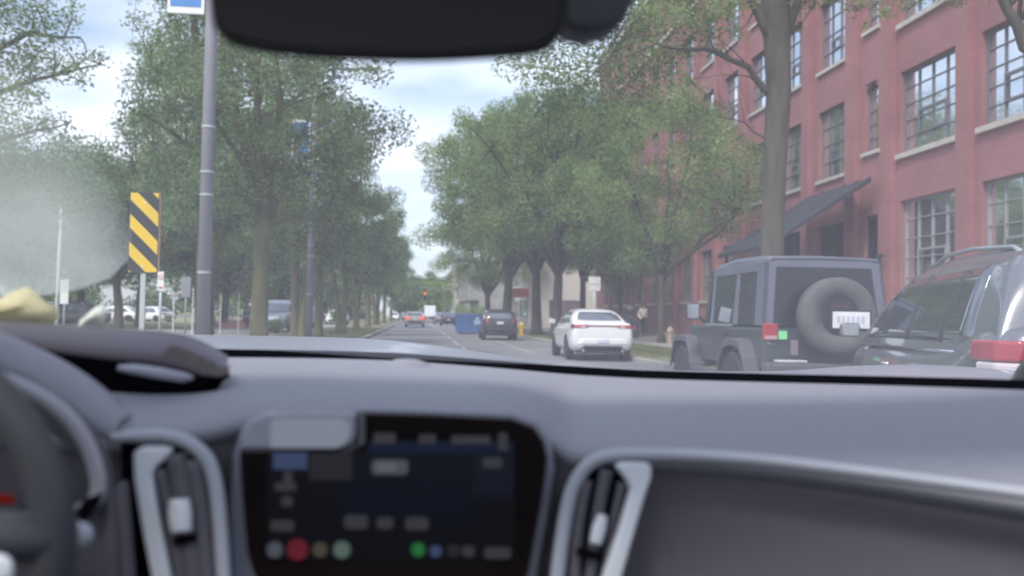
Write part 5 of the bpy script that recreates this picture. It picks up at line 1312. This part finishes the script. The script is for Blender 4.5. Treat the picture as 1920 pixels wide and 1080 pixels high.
# ---------------------------------------------------------------- things lying on the dashboard
fc = mat('folder_brown', (.075, .062, .078), .4, var=.08, scale=6); fk = mat('folder_shadow', (.003, .003, .004), .95, spec=.0); fe = mat('folder_edge', (.11, .085, .085), .4, var=.08, scale=6)
p0 = at(200, 700, 1.02)
fo = thing('folder', 'dark brown leather folder lying on the dashboard above the steering wheel', 'folder', tuple(p0))
def local(name, mb, m, par, org, **k):
    o_ = Vector(org); mb.v = [tuple(Vector(v_) - o_) for v_ in mb.v]; return mb.build(name, m, par, **k)
def slab(A_, B_, YA, YB, th=.012, nu=30):
    a = smooth_path([(x, y, 0) for x, y in A_], 6); b = smooth_path([(x, y, 0) for x, y in B_], 6); rows = []
    for k in range(5):
        t = k / 4; r = []
        for i in range(nu + 1):
            p = a[int(i / nu * (len(a) - 1))]; q = b[int(i / nu * (len(b) - 1))]
            r.append(at(p.x, p.y, YA).lerp(at(q.x, q.y, YB), t) + Vector((0, 0, .004 * math.sin(math.pi * t))))
        rows.append(r)
    mb = MB(); mb.grid(rows); return mb
local('cover', slab([(-160, 596), (0, 600), (110, 608), (220, 615), (310, 622), (360, 632), (400, 650), (428, 668)], [(-160, 640), (0, 645), (100, 656), (200, 668), (290, 676), (350, 690), (395, 702), (424, 700)], 1.06, .98), fc, fo, p0, smooth=True, solid=.008)
local('under_shadow', slab([(-160, 642), (0, 640), (100, 652), (200, 664), (290, 674), (350, 690), (390, 702), (426, 690)], [(40, 690), (110, 702), (160, 722), (205, 744), (250, 752), (300, 750), (350, 742), (400, 722)], .985, .965), fk, fo, p0, smooth=True, solid=.01)  # near-black sheet stands in for the shadow beneath the folder
local('edge', slab([(330, 648), (360, 660), (395, 676), (420, 690), (432, 684)], [(300, 668), (340, 684), (380, 700), (410, 706), (430, 700)],  .930, .926), fe, fo, p0, smooth=True)
m_ = MB(); m_.tube([at(222, 690, .955), at(250, 692, .955), at(300, 700, .955), at(345, 708, .955), at(362, 708, .955)], [.003, .0052, .006, .005, .002], 10); local('clasp', m_, ringd_m, fo, p0, smooth=True)
def lump(name, label, cat, pts, Y, m, depth=.03, top=(0, 0)):
    c = at(*top, Y); t = thing(name, label, cat, tuple(c)); n = len(pts)
    rows = []
    cx = sum(p[0] for p in pts) / n; cy = sum(p[1] for p in pts) / n; g = random.Random(len(pts))
    for (k, d) in ((.02, -depth), (.45, -depth * .9), (.8, -depth * .55), (1.0, 0), (.8, depth * .6), (.4, depth * .95), (.02, depth)):
        rows.append([at(cx + (p[0] - cx) * k, cy + (p[1] - cy) * k, Y + d) - c + Vector((0, g.uniform(-.002, .002), g.uniform(-.001, .001))) for p in pts + [pts[0]]])
    mb = MB(); mb.grid(rows); o_ = mb.build('fabric', m, t, smooth=True); return t
lump('crumpled_cloth', 'pale yellow crumpled cloth lying on the dark folder', 'cloth', [(-90, 605), (-90, 570), (-10, 566), (20, 548), (48, 538), (70, 548), (84, 564), (104, 576), (112, 598), (90, 610), (0, 612)], 1.12, mat('yellow_cloth', (.58, .52, .32), .8, var=.08, scale=30), .03, (20, 600))
lump('paper_scrap', 'small white crumpled paper standing on the dark folder', 'paper', [(146, 612), (150, 600), (166, 590), (178, 577), (190, 573), (200, 580), (199, 596), (192, 612)], 1.10, mat('white_paper', (.72, .74, .66), .8, var=.04), .012, (172, 610))
